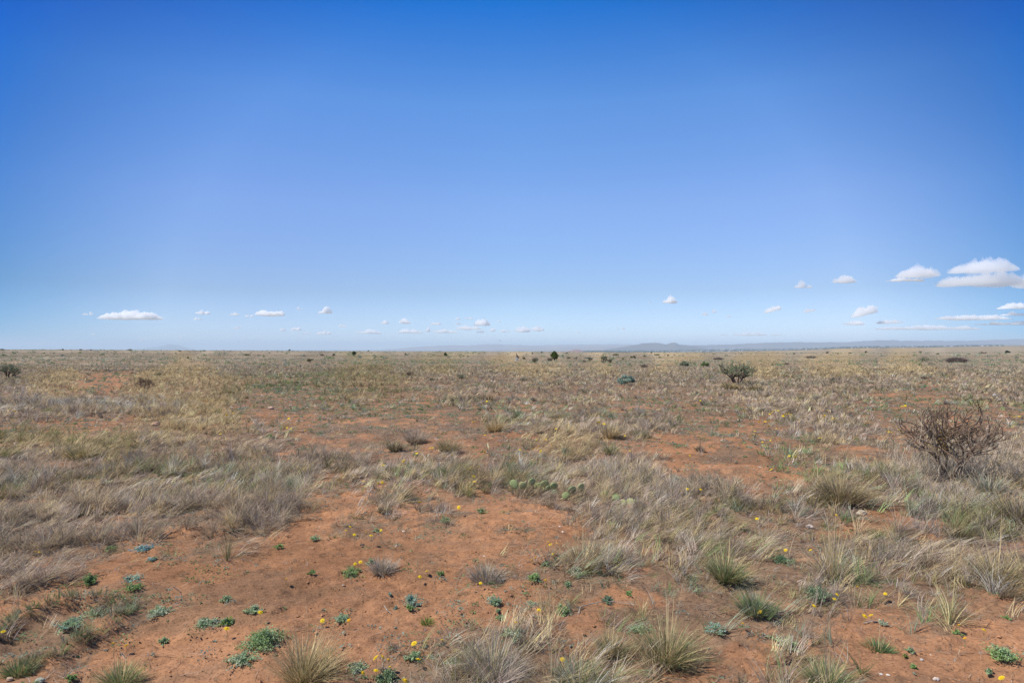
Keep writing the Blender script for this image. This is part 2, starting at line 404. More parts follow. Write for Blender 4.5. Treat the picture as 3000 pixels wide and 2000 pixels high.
t.links.new(vs.outputs[0], b_.inputs['Base Color']); t.links.new(b_.outputs[0], o_.inputs[0])
ground = mesh_np('ground', V, T, np.clip(c, 0.01, 0.8), gm, smooth=True)
ground['kind'] = 'structure'
del V, T, X, Y, Z, U, c, soil, litter, kc, farc, grassy

# ------------------------------------------------------------------ distant hills
def hill(name, pts, dist, depth, base_drop, col, seed):
    pts = [(HX+(p[0]-HX), p[1]) for p in pts]
    xs = np.array([p[0] for p in pts], float); ys = np.array([p[1] for p in pts], float)
    nx = int((xs[-1]-xs[0])/2.5)+2; ny = 26
    px = np.linspace(xs[0], xs[-1], nx); crest = EYE+(HY-np.interp(px, xs, ys))/F*dist
    wx = (px-HX)/F*dist
    low = crest.min()-base_drop
    tt = np.linspace(-1, 1, ny)
    Xg = np.repeat(wx[None], ny, 0); Yg = dist+tt[:, None]*depth+np.zeros((1, nx))
    prof = (1-np.abs(tt))**0.85
    zz = low+(crest-low)[None]*prof[:, None]
    nz = fbm(Xg/900+seed, Yg/900, 200+seed, 4)-0.5
    zz = zz+nz*0.55*(crest-low)[None]*(prof*(1-prof)*4)[:, None]*0.5+(fbm(Xg/260, Yg/900, 210+seed, 3)-0.5)*0.10*(crest-low)[None]*prof[:, None]
    V = np.stack([Xg, Yg, zz], -1).reshape(-1, 3)
    i0 = (np.arange(ny-1)[:, None]*nx+np.arange(nx-1)[None]).ravel()
    T = np.concatenate([np.stack([i0, i0+1, i0+nx+1], -1), np.stack([i0, i0+nx+1, i0+nx], -1)])
    cn = 0.75+0.5*fbm(V[:, 0]/700, V[:, 1]/400, 220+seed, 4)
    o = mesh_np(name, V, T, np.array(col)*cn[:, None], M_HILL, smooth=True)
    o['kind'] = 'structure'; return o
M_HILL = mat('hill_rock', attr=True)
hill('far_mountain', [(385, 1025), (400, 1022), (430, 1018.5), (455, 1015.5), (478, 1013), (492, 1008.5), (505, 1007), (518, 1009), (535, 1014.5), (552, 1019), (580, 1025)], 58000, 3500, 500, (0.10, 0.09, 0.09), 1)
hill('far_mesa', [(1120, 1024), (1170, 1020), (1220, 1015), (1280, 1011.5), (1335, 1010), (1370, 1011), (1410, 1008), (1450, 1006.5), (1480, 1008.5), (1560, 1010), (1640, 1009), (1700, 1008), (1800, 1007), (1880, 1008), (1980, 1007.5), (2080, 1012), (2200, 1018)], 48000, 3500, 400, (0.20, 0.15, 0.13), 2)
hill('low_mesa', [(1400, 1026), (1500, 1019), (1640, 1017), (1760, 1015), (1900, 1015), (2050, 1014), (2200, 1013), (2400, 1012), (2500, 1018)], 36000, 2500, 250, (0.22, 0.16, 0.13), 5)
hill('butte', [(1770, 1024), (1800, 1019), (1835, 1013.5), (1862, 1009.5), (1884, 1004.5), (1905, 1003.2), (1935, 1004.5), (1952, 1007.5), (1962, 1004.5), (1968, 1002.6), (1976, 1003), (1990, 1009), (2012, 1010.5), (2050, 1016), (2085, 1024)], 26000, 1200, 200, (0.10, 0.085, 0.08), 3)
hill('long_ridge', [(1900, 1022), (1960, 1013), (2050, 1010), (2130, 1008), (2220, 1003.5), (2262, 1002), (2370, 1001.5), (2480, 1001), (2530, 997.5), (2590, 994.5), (2650, 996), (2750, 997), (2850, 996), (2930, 993), (3000, 991), (3200, 988), (3500, 990), (3700, 1010)], 32000, 3000, 300, (0.13, 0.105, 0.10), 4)
hill('red_knoll', [(1650, 1032), (1668, 1027), (1682, 1023.5), (1694, 1023.5), (1710, 1027), (1728, 1032)], 14000, 250, 30, (0.22, 0.12, 0.09), 6)

# ------------------------------------------------------------------ grass over the plain (nobody could count it)
def pick_cols(k, x, y, r):
    cdf = np.cumsum(WT, 1); cdf /= cdf[:, -1:]
    big = fbm(x/2.2, y/1.6, 151, 2)
    uu = np.clip((r.uniform(0, 1, len(k))*0.6+np.clip((big-0.25)*2, 0, 1)*0.4), 0, 0.9999)
    j = (uu[:, None] > cdf[k]).sum(1)
    return PC[j]*(0.85+0.3*r.uniform(0, 1, len(k)))[:, None]
KEEP_OUT = []      # (x, y, r): clearings round the individually built plants
def scatter(d0, d1, per_m2, uw=0.92):
    m = 4.5      # metres of extra ground on either side of the view
    n = int(per_m2*(uw*(d1*d1-d0*d0)+2*m*(d1-d0))); cand = int(n*1.5)+10
    yy = rng.uniform(d0, d1, cand*3); keep = rng.uniform(0, 1, len(yy)) < (uw*yy+m)/(uw*d1+m)
    yy = yy[keep][:n]; xx = rng.uniform(-1, 1, len(yy))*(uw*yy+m)
    return xx, yy
g = Soup()
ZONES = [(1.6, 9, 95, 60, 4, (0.04, 0.11), 1.0), (9, 22, 42, 40, 3, (0.06, 0.15), 1.0), (22, 60, 14, 24, 2, (0.10, 0.22), 1.0), (60, 420, 2.2, 10, 1, (0.3, 0.6), 0.8), (250, 1250, 0.06, 5, 1, (0.8, 2.0), 0.8)]
for (d0, d1, pm, nb, S, RR, hs) in ZONES:
    xx, yy = scatter(d0, d1, pm)
    k, q = cover(xx, yy)
    keep = rng.uniform(0, 1, len(xx)) < q
    if d1 == 420: keep &= rng.uniform(0, 1, len(xx)) < (110/np.maximum(yy, 110))**1.3
    if d0 >= 190: keep &= base_z(xx, yy) > -60
    for bw in BANKW: keep &= ~((seg_dist(xx, yy, bw) < 0.12) & (yy < 8))
    xx, yy, k = xx[keep], yy[keep], k[keep]
    zz = gz(xx, yy)-0.01
    n = len(xx)
    R = rng.uniform(*RR, n); H = HGT[k]*hs*rng.uniform(0.6, 1.25, n)*(0.5+1.05*sst(fbm(xx/0.55, yy/0.45, 161, 2)*0.75+0.25*fbm(xx/2.2, yy/2.2, 165, 2), 0.30, 0.68))
    dd = np.hypot(xx, yy)
    wd = np.maximum(0.0026, 0.00058*dd)
    nbl = np.maximum((nb*rng.uniform(0.6, 1.4, n)*np.clip(H/0.22, 0.35, 1.2)).astype(int), 3)
    cc = pick_cols(k, xx, yy, rng)*(0.62+0.6*rng.uniform(0, 1, (n, 1)))
    if d0 >= 22: fd = 0.65 if d0 >= 60 else 0.35; cc = cc*(1-fd)+((WT/WT.sum(1)[:, None]) @ PC)[k]*fd*0.92
    windy = 0.25+0.75*fbm(xx/2.5, yy/2.5, 171, 2)
    # wind varies over the field: do it in two halves
    for lo, hi, wv, sp, fl in ((0, 0.55, 0.35, 1.0, 0.45), (0.55, 0.70, 0.8, 0.9, 0.7), (0.70, 2, 1.15, 0.8, 0.8)):
        s = (windy >= lo) & (windy < hi)
        if s.sum(): g.add(*clumps(xx[s], yy[s], zz[s], R[s], H[s], nbl[s], S, wd[s], cc[s], wind=wv, spread=sp*1.1, flop=fl))
# long strands combed flat by the wind, flowing between the tufts
for d0, d1, pm, S, m_ in ((1.6, 9, 240, 5, 9), (9, 22, 85, 4, 8), (22, 55, 22, 3, 5)):
    xx, yy = scatter(d0, d1, pm); k, q = cover(xx, yy)
    dn = np.array([0, .01, .10, .05, .75, .35, .9, .9, .9])[k]
    keep = rng.uniform(0, 1, len(xx)) < dn*q*sst(fbm(xx/0.8, yy/0.6, 311, 3), 0.30, 0.55); xx, yy, k = xx[keep], yy[keep], k[keep]; n = len(xx)
    az = (fbm(xx/1.3, yy/1.3, 301, 3)-0.5)*4.5+0.35+rng.normal(0, 0.35, n)
    up = fbm(xx/0.5, yy/0.5, 305, 3)
    zz = gz(xx, yy)+np.clip(up-0.25, 0, 1)*0.26*rng.uniform(0.1, 1, n)*(HGT[k]/0.25)
    cc = pick_cols(k, xx, yy, rng)*(1.15+rng.normal(0, 0.3, (n, 1)))
    L = rng.uniform(0.08, 0.24, n); ln_ = rng.uniform(0.7, 1.35, n); bd = rng.uniform(0.1, 0.75, n); cu = rng.normal(0, 0.8, n)
    i = np.repeat(np.arange(n), m_); q_ = len(i); dd = np.hypot(xx, yy)[i]
    P = np.stack([xx, yy, zz], -1)[i]+rng.normal(0, 1, (q_, 3))*np.array([0.012, 0.012, 0.006])*(1+dd/12)[:, None]
    g.add(*strips(P, az[i]+rng.normal(0, 0.12, q_), L[i]*rng.uniform(0.7, 1.1, q_), ln_[i]+rng.normal(0, 0.08, q_), bd[i]+rng.normal(0, 0.1, q_), np.maximum(0.0024, 0.0005*dd)*rng.uniform(0.6, 1.5, q_), S, np.clip(cc[i]*(1+rng.normal(0, 0.12, (q_, 1))), 0.02, 0.8), cu[i]+rng.normal(0, 0.15, q_)))
# tiny dead tufts on the open soil
for d0, d1, pm, S in ((1.6, 9, 60, 2), (9, 22, 20, 2)):
    xx, yy = scatter(d0, d1, pm); k, q = cover(xx, yy); keep = rng.uniform(0, 1, len(xx)) < (1-q)*sst(fbm(xx/0.6, yy/0.5, 331, 3), 0.40, 0.62); xx, yy = xx[keep], yy[keep]; n = len(xx)
    cc = np.array([PAL['pale'], PAL['grey'], PAL['mauve'], PAL['brown'], PAL['sage'], PAL['grey']])[rng.integers(0, 6, n)]*0.85
    g.add(*clumps(xx, yy, gz(xx, yy)-0.004, rng.uniform(0.015, 0.06, n), rng.uniform(0.02, 0.06, n), np.full(n, 14), S, np.maximum(0.0022, 0.0005*np.hypot(xx, yy)), cc, wind=0.2, spread=1.4, flop=0.8))
# the grassy banks at lower left
for bi, bw in enumerate(BANKW):
    for (x0, y0), (x1, y1) in zip(bw[:-1], bw[1:]):
        L_ = math.hypot(x1-x0, y1-y0); n = int(L_*70)
        t_ = rng.uniform(0, 1, n); xx = x0+(x1-x0)*t_+rng.normal(0, 0.035, n); yy = y0+(y1-y0)*t_+rng.normal(0, 0.03, n)
        pc = np.array([PAL['green'], PAL['sage'], PAL['grey'], PAL['tan'], PAL['olive'], PAL['grey']])[rng.integers(0, 6, n)]
        g.add(*clumps(xx, yy, gz(xx, yy)-0.01, np.full(n, 0.05), rng.uniform(0.04, 0.085, n), np.full(n, 45), 3, np.full(n, 0.0024), pc*0.85, wind=0.2, flop=0.4))
grass = g.build('dry_grass', M_GRASS); grass['kind'] = 'stuff'
grass['label'] = 'dry grey and straw grass covering the plain in wind-bent tufts'

# loose straw and dead twigs lying between the tufts
g = Soup()
xx, yy = scatter(2.3, 14, 1300); k, q = cover(xx, yy)
dn = np.array([0.07, 0.40, 1.0, 0.6, 1.0, 0.8, 0.8, 0.8, 0.8])[k]
q2 = sst(fbm(xx/0.7, yy/0.7, 181, 3), 0.35, 0.65)
keep = rng.uniform(0, 1, len(xx)) < dn*q2+0.02
xx, yy = xx[keep], yy[keep]; n = len(xx)
cc = np.array([PAL['pale'], PAL['pale'], PAL['mauve'], PAL['brown'], PAL['grey'], PAL['mauve']])[rng.integers(0, 6, n)]
g.add(*strips(np.stack([xx, yy, gz(xx, yy)+0.004], -1), rng.uniform(0, 6.28, n), rng.uniform(0.03, 0.14, n), rng.uniform(1.3, 1.6, n), rng.normal(0, 0.15, n), rng.uniform(0.0012, 0.003, n)*(0.6+np.hypot(xx, yy)/8), 2, cc*rng.uniform(0.6, 1.1, (n, 1)), rng.normal(0, 1.0, n)))
o = g.build('straw_litter', M_GRASS); o['kind'] = 'stuff'; o['label'] = 'loose straw and broken dead stems lying on the red soil'

# small low leafy plants, uncountable
g = Soup()
for d0, d1, pm, nl, ls in ((1.6, 9, 75, 26, 0.0075), (9, 25, 38, 20, 0.014), (25, 70, 8, 12, 0.033), (70, 200, 0.7, 8, 0.10), (200, 1150, 0.008, 9, 0.40)):
    xx, yy = scatter(d0, d1, pm); k, q = cover(xx, yy)
    dn = np.array([0.65, 0.75, 0.7, 0.85, 0.2, 0.65, 0.12, 0.2, 0.05])[k]
    keep = rng.uniform(0, 1, len(xx)) < dn*(0.10+0.9*sst(fbm(xx/0.8, yy/0.8, 191, 3), 0.40, 0.62))
    xx, yy = xx[keep], yy[keep]; n = len(xx)
    R = rng.gamma(2.0, 0.021, n).clip(0.008, 0.12)*(0.85 if d0 < 20 else 2 if d0 < 60 else 5 if d0 < 150 else 24)
    pal = np.array([(0.22, 0.30, 0.15), (0.29, 0.35, 0.23), (0.17, 0.26, 0.10), (0.33, 0.36, 0.27), (0.25, 0.30, 0.24)])[rng.integers(0, 5, n)]
    nb = (nl*np.clip(R/0.05, 0.3, 2.5)).astype(int)+4
    idx = np.repeat(np.arange(n), nb); m_ = len(idx)
    v = rng.normal(0, 1, (m_, 3)); v /= np.linalg.norm(v, axis=1)[:, None]; v[:, 2] = np.abs(v[:, 2])
    rr = (R[idx]*rng.uniform(0.4, 1, m_)**0.5)[:, None]
    P = np.stack([xx, yy, gz(xx, yy)], -1)[idx]+v*rr*np.array([1, 1, 0.65])
    g.add(*leaves(P, ls*(0.7+0.6*rng.uniform(0, 1, m_)), pal[idx]*(0.75+0.5*rng.uniform(0, 1, (m_, 1)))))
o = g.build('low_plants', M_LEAF); o['kind'] = 'stuff'; o['label'] = 'tiny grey-green leafy plants scattered over soil and between tufts'

# gravel and soil crumbs
g = Soup()
def pebbles(xx, yy, s, col):
    n = len(xx)
    base = np.array([(1, 0, 0), (-0.9, 0.2, 0), (0, 1, 0), (0.1, -1, 0), (0.1, 0.1, 0.5), (0, 0, -0.4)])
    fc = np.array([(0, 2, 4), (2, 1, 4), (1, 3, 4), (3, 0, 4), (2, 0, 5), (1, 2, 5), (3, 1, 5), (0, 3, 5)])
    V = base[None]*(1+rng.normal(0, 0.25, (n, 6, 3)))*s[:, None, None]
    a = rng.uniform(0, 6.28, n); ca, sa = np.cos(a)[:, None], np.sin(a)[:, None]
    V = np.stack([V[..., 0]*ca-V[..., 1]*sa, V[..., 0]*sa+V[..., 1]*ca, V[..., 2]], -1)
    V = V+np.stack([xx, yy, gz(xx, yy)], -1)[:, None]
    T = (fc[None]+(np.arange(n)*6)[:, None, None]).reshape(-1, 3)
    g.add(V.reshape(-1, 3), T, np.repeat(col, 6, 0))
xx, yy = scatter(2.3, 13, 900); k, q = cover(xx, yy); keep = rng.uniform(0, 1, len(xx)) < (1-q)*sst(fbm(xx/0.9, yy/0.9, 201, 3), 0.3, 0.7); xx, yy = xx[keep], yy[keep]
pebbles(xx, yy, rng.gamma(1.6, 0.0019, len(xx))+0.0012, SOIL*rng.uniform(0.8, 1.4, (len(xx), 1)))
PEB = np.array([(0.42, 0.24, 0.16), (0.55, 0.42, 0.34), (0.35, 0.17, 0.10), (0.62, 0.56, 0.50), (0.20, 0.15, 0.13)])
for (px0, px1, py0, py1, pr) in ((640, 1020, 1150, 1340, 0.6), (2500, 2850, 1900, 2000, 0.5), (0, 330, 1930, 2000, 0.35), (0, 380, 1190, 1280, 0.4), (1180, 1560, 1280, 1380, 0.35), (2000, 2300, 1330, 1400, 0.2), (930, 1150, 1420, 1480, 0.3), (0, 3000, 1150, 2000, 0.035)):
    xx, yy = scatter(2.5, 26, 60); px, py = px_of(xx, yy)
    s = (px > px0) & (px < px1) & (py > py0) & (py < py1); xx, yy = xx[s], yy[s]
    k, q = cover(xx, yy); s = rng.uniform(0, 1, len(xx)) < pr*(1-0.8*q); xx, yy = xx[s], yy[s]
    if len(xx): pebbles(xx, yy, np.minimum(rng.gamma(2, 0.0025, len(xx)), 0.009)*(1+np.hypot(xx, yy)/9)+0.003, PEB[rng.integers(0, 5, len(xx))]*rng.uniform(0.7, 1.1, (len(xx), 1)))
o = g.build('gravel', M_STONE); o['kind'] = 'stuff'; o['label'] = 'soil crumbs and pale pink gravel lying on the red ground'

# ------------------------------------------------------------------ plants one can tell apart
def on_ground(px, py): p = at(px, py); return p, F/p.y       # point and picture pixels per metre there
def tussock(px, py, wpx, hpx, label, cols, wind=0.25, n=420, second=None, secfrac=0.0, name='grass_tussock', cat='grass tussock', stalks=0, flop=0.5, spread=1.0):
    p, s = on_ground(px, py); R = wpx/s*0.34; H = hpx/s*1.0; n = int(n*1.4)
    o = thing(name, label, cat, p); wd = max(0.0024, 0.55*2.93/s*1.0)
    r = np.random.default_rng(int(px*7+py)); sp = Soup()
    cols = [np.array(PAL[c]) if isinstance(c, str) else np.array(c) for c in cols]
    m = 26; a = r.uniform(0, 6.28, m); q = np.sqrt(r.uniform(0, 1, m))*R*0.75
    cc = np.array([cols[i % len(cols)] for i in range(m)])*r.uniform(0.8, 1.15, (m, 1))
    # blades radiate from the middle of the tussock
    nb = n; az = r.uniform(0, 6.28, nb); rad = np.sqrt(r.uniform(0, 1, nb)); rr = rad*R*0.6
    lean = rad*0.8*spread+np.abs(r.normal(0, 0.12, nb))
    vx = np.sin(lean)*np.cos(az)+wind*0.6; vy = np.sin(lean)*np.sin(az)
    ci = cc[r.integers(0, m, nb)]*(1+r.normal(0, 0.25, nb))[:, None]
    if second is not None:
        z_ = r.uniform(0, 1, nb) < secfrac; ci[z_] = np.array(PAL[second] if isinstance(second, str) else second)*(1+r.normal(0, 0.2, z_.sum()))[:, None]
    sp.add(*strips(np.stack([rr*np.cos(az), rr*np.sin(az), np.full(nb, -0.01)], -1), np.arctan2(vy, vx), H*r.uniform(0.5, 1.15, nb), np.arcsin(np.clip(np.hypot(vx, vy), 0, .97)), np.abs(r.normal(0, 1, nb))*flop+0.1, wd*r.uniform(0.6, 1.4, nb), 5, np.clip(ci, 0.01, 0.85), r.normal(0, 0.5, nb), r))
    sp.build('foliage', M_GRASS, parent=o)
    if stalks:
        st = Soup(); a = r.uniform(0, 6.28, stalks); rr = r.uniform(0, 1, stalks)*R*0.4
        st.add(*strips(np.stack([rr*np.cos(a), rr*np.sin(a), np.zeros(stalks)], -1), a, H*r.uniform(1.0, 1.9, stalks), r.uniform(0.02, 0.25, stalks), r.normal(0.1, 0.15, stalks), wd*r.uniform(1.0, 1.7, stalks), 5, np.tile(np.array(PAL['straw'])*1.05, (stalks, 1)), r.normal(0, 0.4, stalks), r))
        st.build('seed_head', M_GRASS, parent=o)
    return o
TG = 'tall grass tussocks in the foreground'
TUS = [
 (2700, 1446, 130, 62, 'matted grey tuft at the left foot of the dead brown cholla', ['grey', 'mauve', 'pale'], .3, 420, None, 0, 0),
 (2800, 1462, 150, 66, 'matted grey tuft straight in front of the dead brown cholla', ['grey', 'mauve', 'pale'], .2, 480, None, 0, 4),
 (2905, 1448, 120, 70, 'matted grey and greenish tuft at the right foot of the dead brown cholla', ['grey', 'pale', 'sage'], .2, 420, None, 0, 4),
 (2985, 1540, 110, 120, 'dark brown tuft at the right edge above the straw-topped one', ['brown', 'olive', 'mauve'], .2, 520, None, 0, 0),
 (897, 1992, 215, 150, 'big spiky straw and olive tussock at the bottom edge beside the silvery-green mat plant', ['straw', 'tan', 'olive', 'straw'], .35, 700, 'olive', .3, 10),
 (1955, 1940, 165, 150, 'upright straw tussock with green core at lower right of centre above bare soil', ['straw', 'tan', 'olive'], .2, 620, 'green', .25, 12),
 (2462, 1478, 200, 112, 'large round olive-brown tussock in front of the dead cholla bush', ['olive', 'brown', 'grey', 'olive'], .15, 900, 'tan', .3, 10),
 (2920, 1712, 125, 120, 'straw-topped tussock with olive base near the right edge', ['tan', 'olive', 'straw'], .1, 600, 'olive', .35, 8),
 (2808, 1578, 85, 55, 'small dark olive tussock right of the grey grass, above the straw-topped one', ['olive', 'brown'], .1, 320, 'green', .2, 0),
 (2572, 1578, 50, 42, 'small olive tuft on bare soil below the large round olive tussock', ['olive', 'green'], .1, 160, None, 0, 0),
 (2125, 1702, 100, 110, 'green and straw tussock standing at the end of the grey grass bank', ['olive', 'green', 'straw', 'tan'], .35, 480, 'green', .3, 8),
 (1452, 1264, 72, 46, 'bright spiky straw tussock before the wide combed grass bank', ['straw', 'tan', 'straw'], .05, 420, None, 0, 6),
 (1158, 1322, 48, 42, 'dark brown tussock, leftmost of three on the red soil', ['brown', 'olive', 'grey'], .05, 300, None, 0, 0),
 (1218, 1300, 82, 46, 'rounded pale grey tussock, middle one of three on the red soil', ['grey', 'mauve', 'grey'], .1, 420, None, 0, 0),
 (1313, 1326, 78, 54, 'broad grey-brown tussock, rightmost of three on the red soil', ['grey', 'tan', 'olive'], .15, 460, None, 0, 0),
 (1426, 1172, 42, 24, 'small brown tussock alone in the middle distance above the straw one', ['brown', 'tan'], .05, 260, None, 0, 0),
 (2436, 1690, 100, 110, 'thin tussock with very tall pale stalks on the right', ['pale', 'straw', 'grey'], .1, 330, None, 0, 34),
 (1124, 1497, 42, 26, 'small rusty brown tuft on the bare soil left of centre', ['brown', 'tan', 'olive'], .1, 200, 'green', .15, 0),
 (2572, 1906, 115, 44, 'low bright green grass tuft on bare soil at lower right', ['green', (0.14, 0.24, 0.10)], .1, 420, 'straw', .12, 5),
 (2425, 2010, 150, 100, 'green-based straw tussock cut by the bottom edge at lower right', ['green', 'sage', 'straw', 'tan'], .1, 620, 'green', .4, 10),
 (1690, 2012, 190, 95, 'wide green tussock cut by the bottom edge right of centre', ['green', 'sage', (0.15, 0.23, 0.12)], .05, 760, 'straw', .2, 8),
 (1790, 1912, 110, 75, 'greyish green tuft with straw tips above the wide green one', ['green', 'grey', 'sage', 'tan'], .1, 420, 'straw', .25, 8),
 (2215, 1792, 150, 75, 'grey-topped tuft with a green foot right of centre', ['sage', 'green', 'grey', 'pale'], .1, 560, 'green', .4, 0),
 (55, 1972, 130, 50, 'dark green short tuft on the bank at the left edge', ['green', 'green', 'olive'], .1, 520, 'tan', .2, 0),
 (355, 2005, 150, 80, 'straw and green tuft cut by the bottom edge at lower left', ['tan', 'green', 'straw'], .1, 560, 'green', .35, 6),
 (1253, 1828, 46, 28, 'tiny vivid green tuft on the bare red soil at lower centre', [(0.14, 0.24, 0.05), (0.18, 0.27, 0.06)], .05, 190, None, 0, 0),
 (1120, 1678, 90, 58, 'pale grey dead tuft beside the bright green leafy plant', ['grey', 'mauve', 'pale'], .1, 380, None, 0, 4),
 (1425, 1702, 165, 55, 'spreading grey dead tuft on bare soil at lower centre', ['grey', 'mauve', 'pale'], .15, 560, None, 0, 8),
 (1705, 1662, 130, 95, 'straw tuft with thin upright stalks beside yellow flowers', ['straw', 'tan', 'grey'], .2, 480, None, 0, 14),
 (250, 1345, 150, 60, 'olive-yellow tussock on the left within the dense grass', ['olive', 'tan', 'olive'], .1, 520, None, 0, 0),
 (145, 1208, 58, 17, 'low yellow-green cushion on soil at the left', [(0.20, 0.24, 0.05), 'olive'], .05, 380, None, 0, 0),
 (117, 1176, 36, 10, 'small yellow-green cushion behind the larger one at left', [(0.22, 0.26, 0.06), 'olive'], .05, 260, None, 0, 0),
 (30, 1338, 75, 34, 'yellowish green grass tuft at the left edge', [(0.20, 0.24, 0.06), 'olive', 'tan'], .05, 340, None, 0, 0),
 (1440, 1985, 260, 110, 'broad ash-grey dead tuft at bottom centre', ['pale', 'grey', 'mauve'], .2, 900, 'sage', .15, 6),
 (2709, 1111, 24, 12, 'small brown tuft far out on the right plain', ['brown', 'grey'], .0, 160, None, 0, 0),
 (2140, 1140, 70, 26, 'olive grass cushion at the left foot of the green cholla', ['olive', 'tan'], .1, 380, None, 0, 0),
 (2212, 1146, 60, 26, 'olive grass cushion at the right foot of the green cholla', ['olive', 'tan', 'grey'], .1, 360, None, 0, 0),
 (1790, 1282, 90, 50, 'leaning tan tuft at the right end of the combed bank', ['tan', 'grey', 'straw'], .6, 420, None, 0, 4),
 (1878, 1280, 80, 30, 'low grey tuft right of the leaning tan tuft', ['grey', 'olive'], .3, 300, 'green', .1, 0),
 (1790, 1268, 60, 30, 'green-tinged low tuft behind the leaning tan tuft', ['sage', 'olive'], .2, 240, None, 0, 0),
 (1790+0, 1330, 70, 34, 'yellowish tuft alone on the red soil right of centre', ['olive', 'straw', 'pale'], .1, 320, 'green', .2, 0),
 (2050, 1320, 30, 22, 'thin reddish brown tuft on red soil near small flowers', ['brown', 'tan'], .05, 150, None, 0, 4),
]
for (px, py, wp, hp, lab, cs, wi, n, se, sf, st) in TUS:
    tussock(px, py, wp, hp, lab, cs, wind=wi, n=n, second=se, secfrac=sf, stalks=st).__setitem__('group', TG)

def leafy(px, py, wpx, hpx, label, col, n=500, lsz=None, col2=None, name='leafy_plant', cat='low plant', group='low leafy plants on the red soil', twigs=8, open_=0.5):
    """low plant: many leafed shoots fanning out of one root"""
    p, s = on_ground(px, py); R = wpx/s/2; H = hpx/s*0.6; R *= 1.12; r = np.random.default_rng(int(px*3+py*5))
    o = thing(name, label, cat, p, group); n = int(n)
    ns = max(10, n//22); a = r.uniform(0, 6.28, ns); q = np.sqrt(r.uniform(0, 1, ns)); q2 = 0.35+0.9*vn(np.cos(a)*2.2+px, np.sin(a)*2.2+py, 7)
    q2 = q2*r.uniform(0.6, 1.25, ns); tip = np.stack([np.cos(a)*q*R*q2, np.sin(a)*q*R*q2*1.15, H*(1-0.75*q*q)*r.uniform(0.6, 1.1, ns)], -1)
    i = r.integers(0, ns, n); t_ = r.uniform(0.45, 1, n)[:, None]
    P = tip[i]*t_+r.normal(0, 1, (n, 3))*np.array([R, R, H*0.9])*0.07; P[:, 2] = np.maximum(P[:, 2], 0.003)
    c = np.tile(np.array(col), (n, 1))
    if col2 is not None: c[(r.uniform(0, 1, ns) < 0.4)[i]] = col2
    c = c*1.2*(0.7+0.6*r.uniform(0, 1, (ns, 1)))[i]*(0.85+0.3*r.uniform(0, 1, (n, 1)))
    sp = Soup(); sp.add(*leaves(P, np.full(n, lsz or max(0.006, 1.5/s)), c, r)); sp.build('foliage', M_LEAF, parent=o)
    st = Soup(); m = min(ns, 22)
    d = tip[:m]; L = np.linalg.norm(d, axis=1)
    st.add(*strips(np.zeros((m, 3)), np.arctan2(d[:, 1], d[:, 0]), L, np.arccos(np.clip(d[:, 2]/L, -1, 1)), np.full(m, 0.02), np.full(m, max(0.002, 0.8/s)), 3, np.tile((0.24, 0.20, 0.13), (m, 1)), 0.0, r))
    st.build('stem', M_GRASS, parent=o)
    return o
SG = (0.28, 0.37, 0.20); BG = (0.21, 0.31, 0.11); BL = (0.24, 0.36, 0.28); SV = (0.37, 0.41, 0.29)
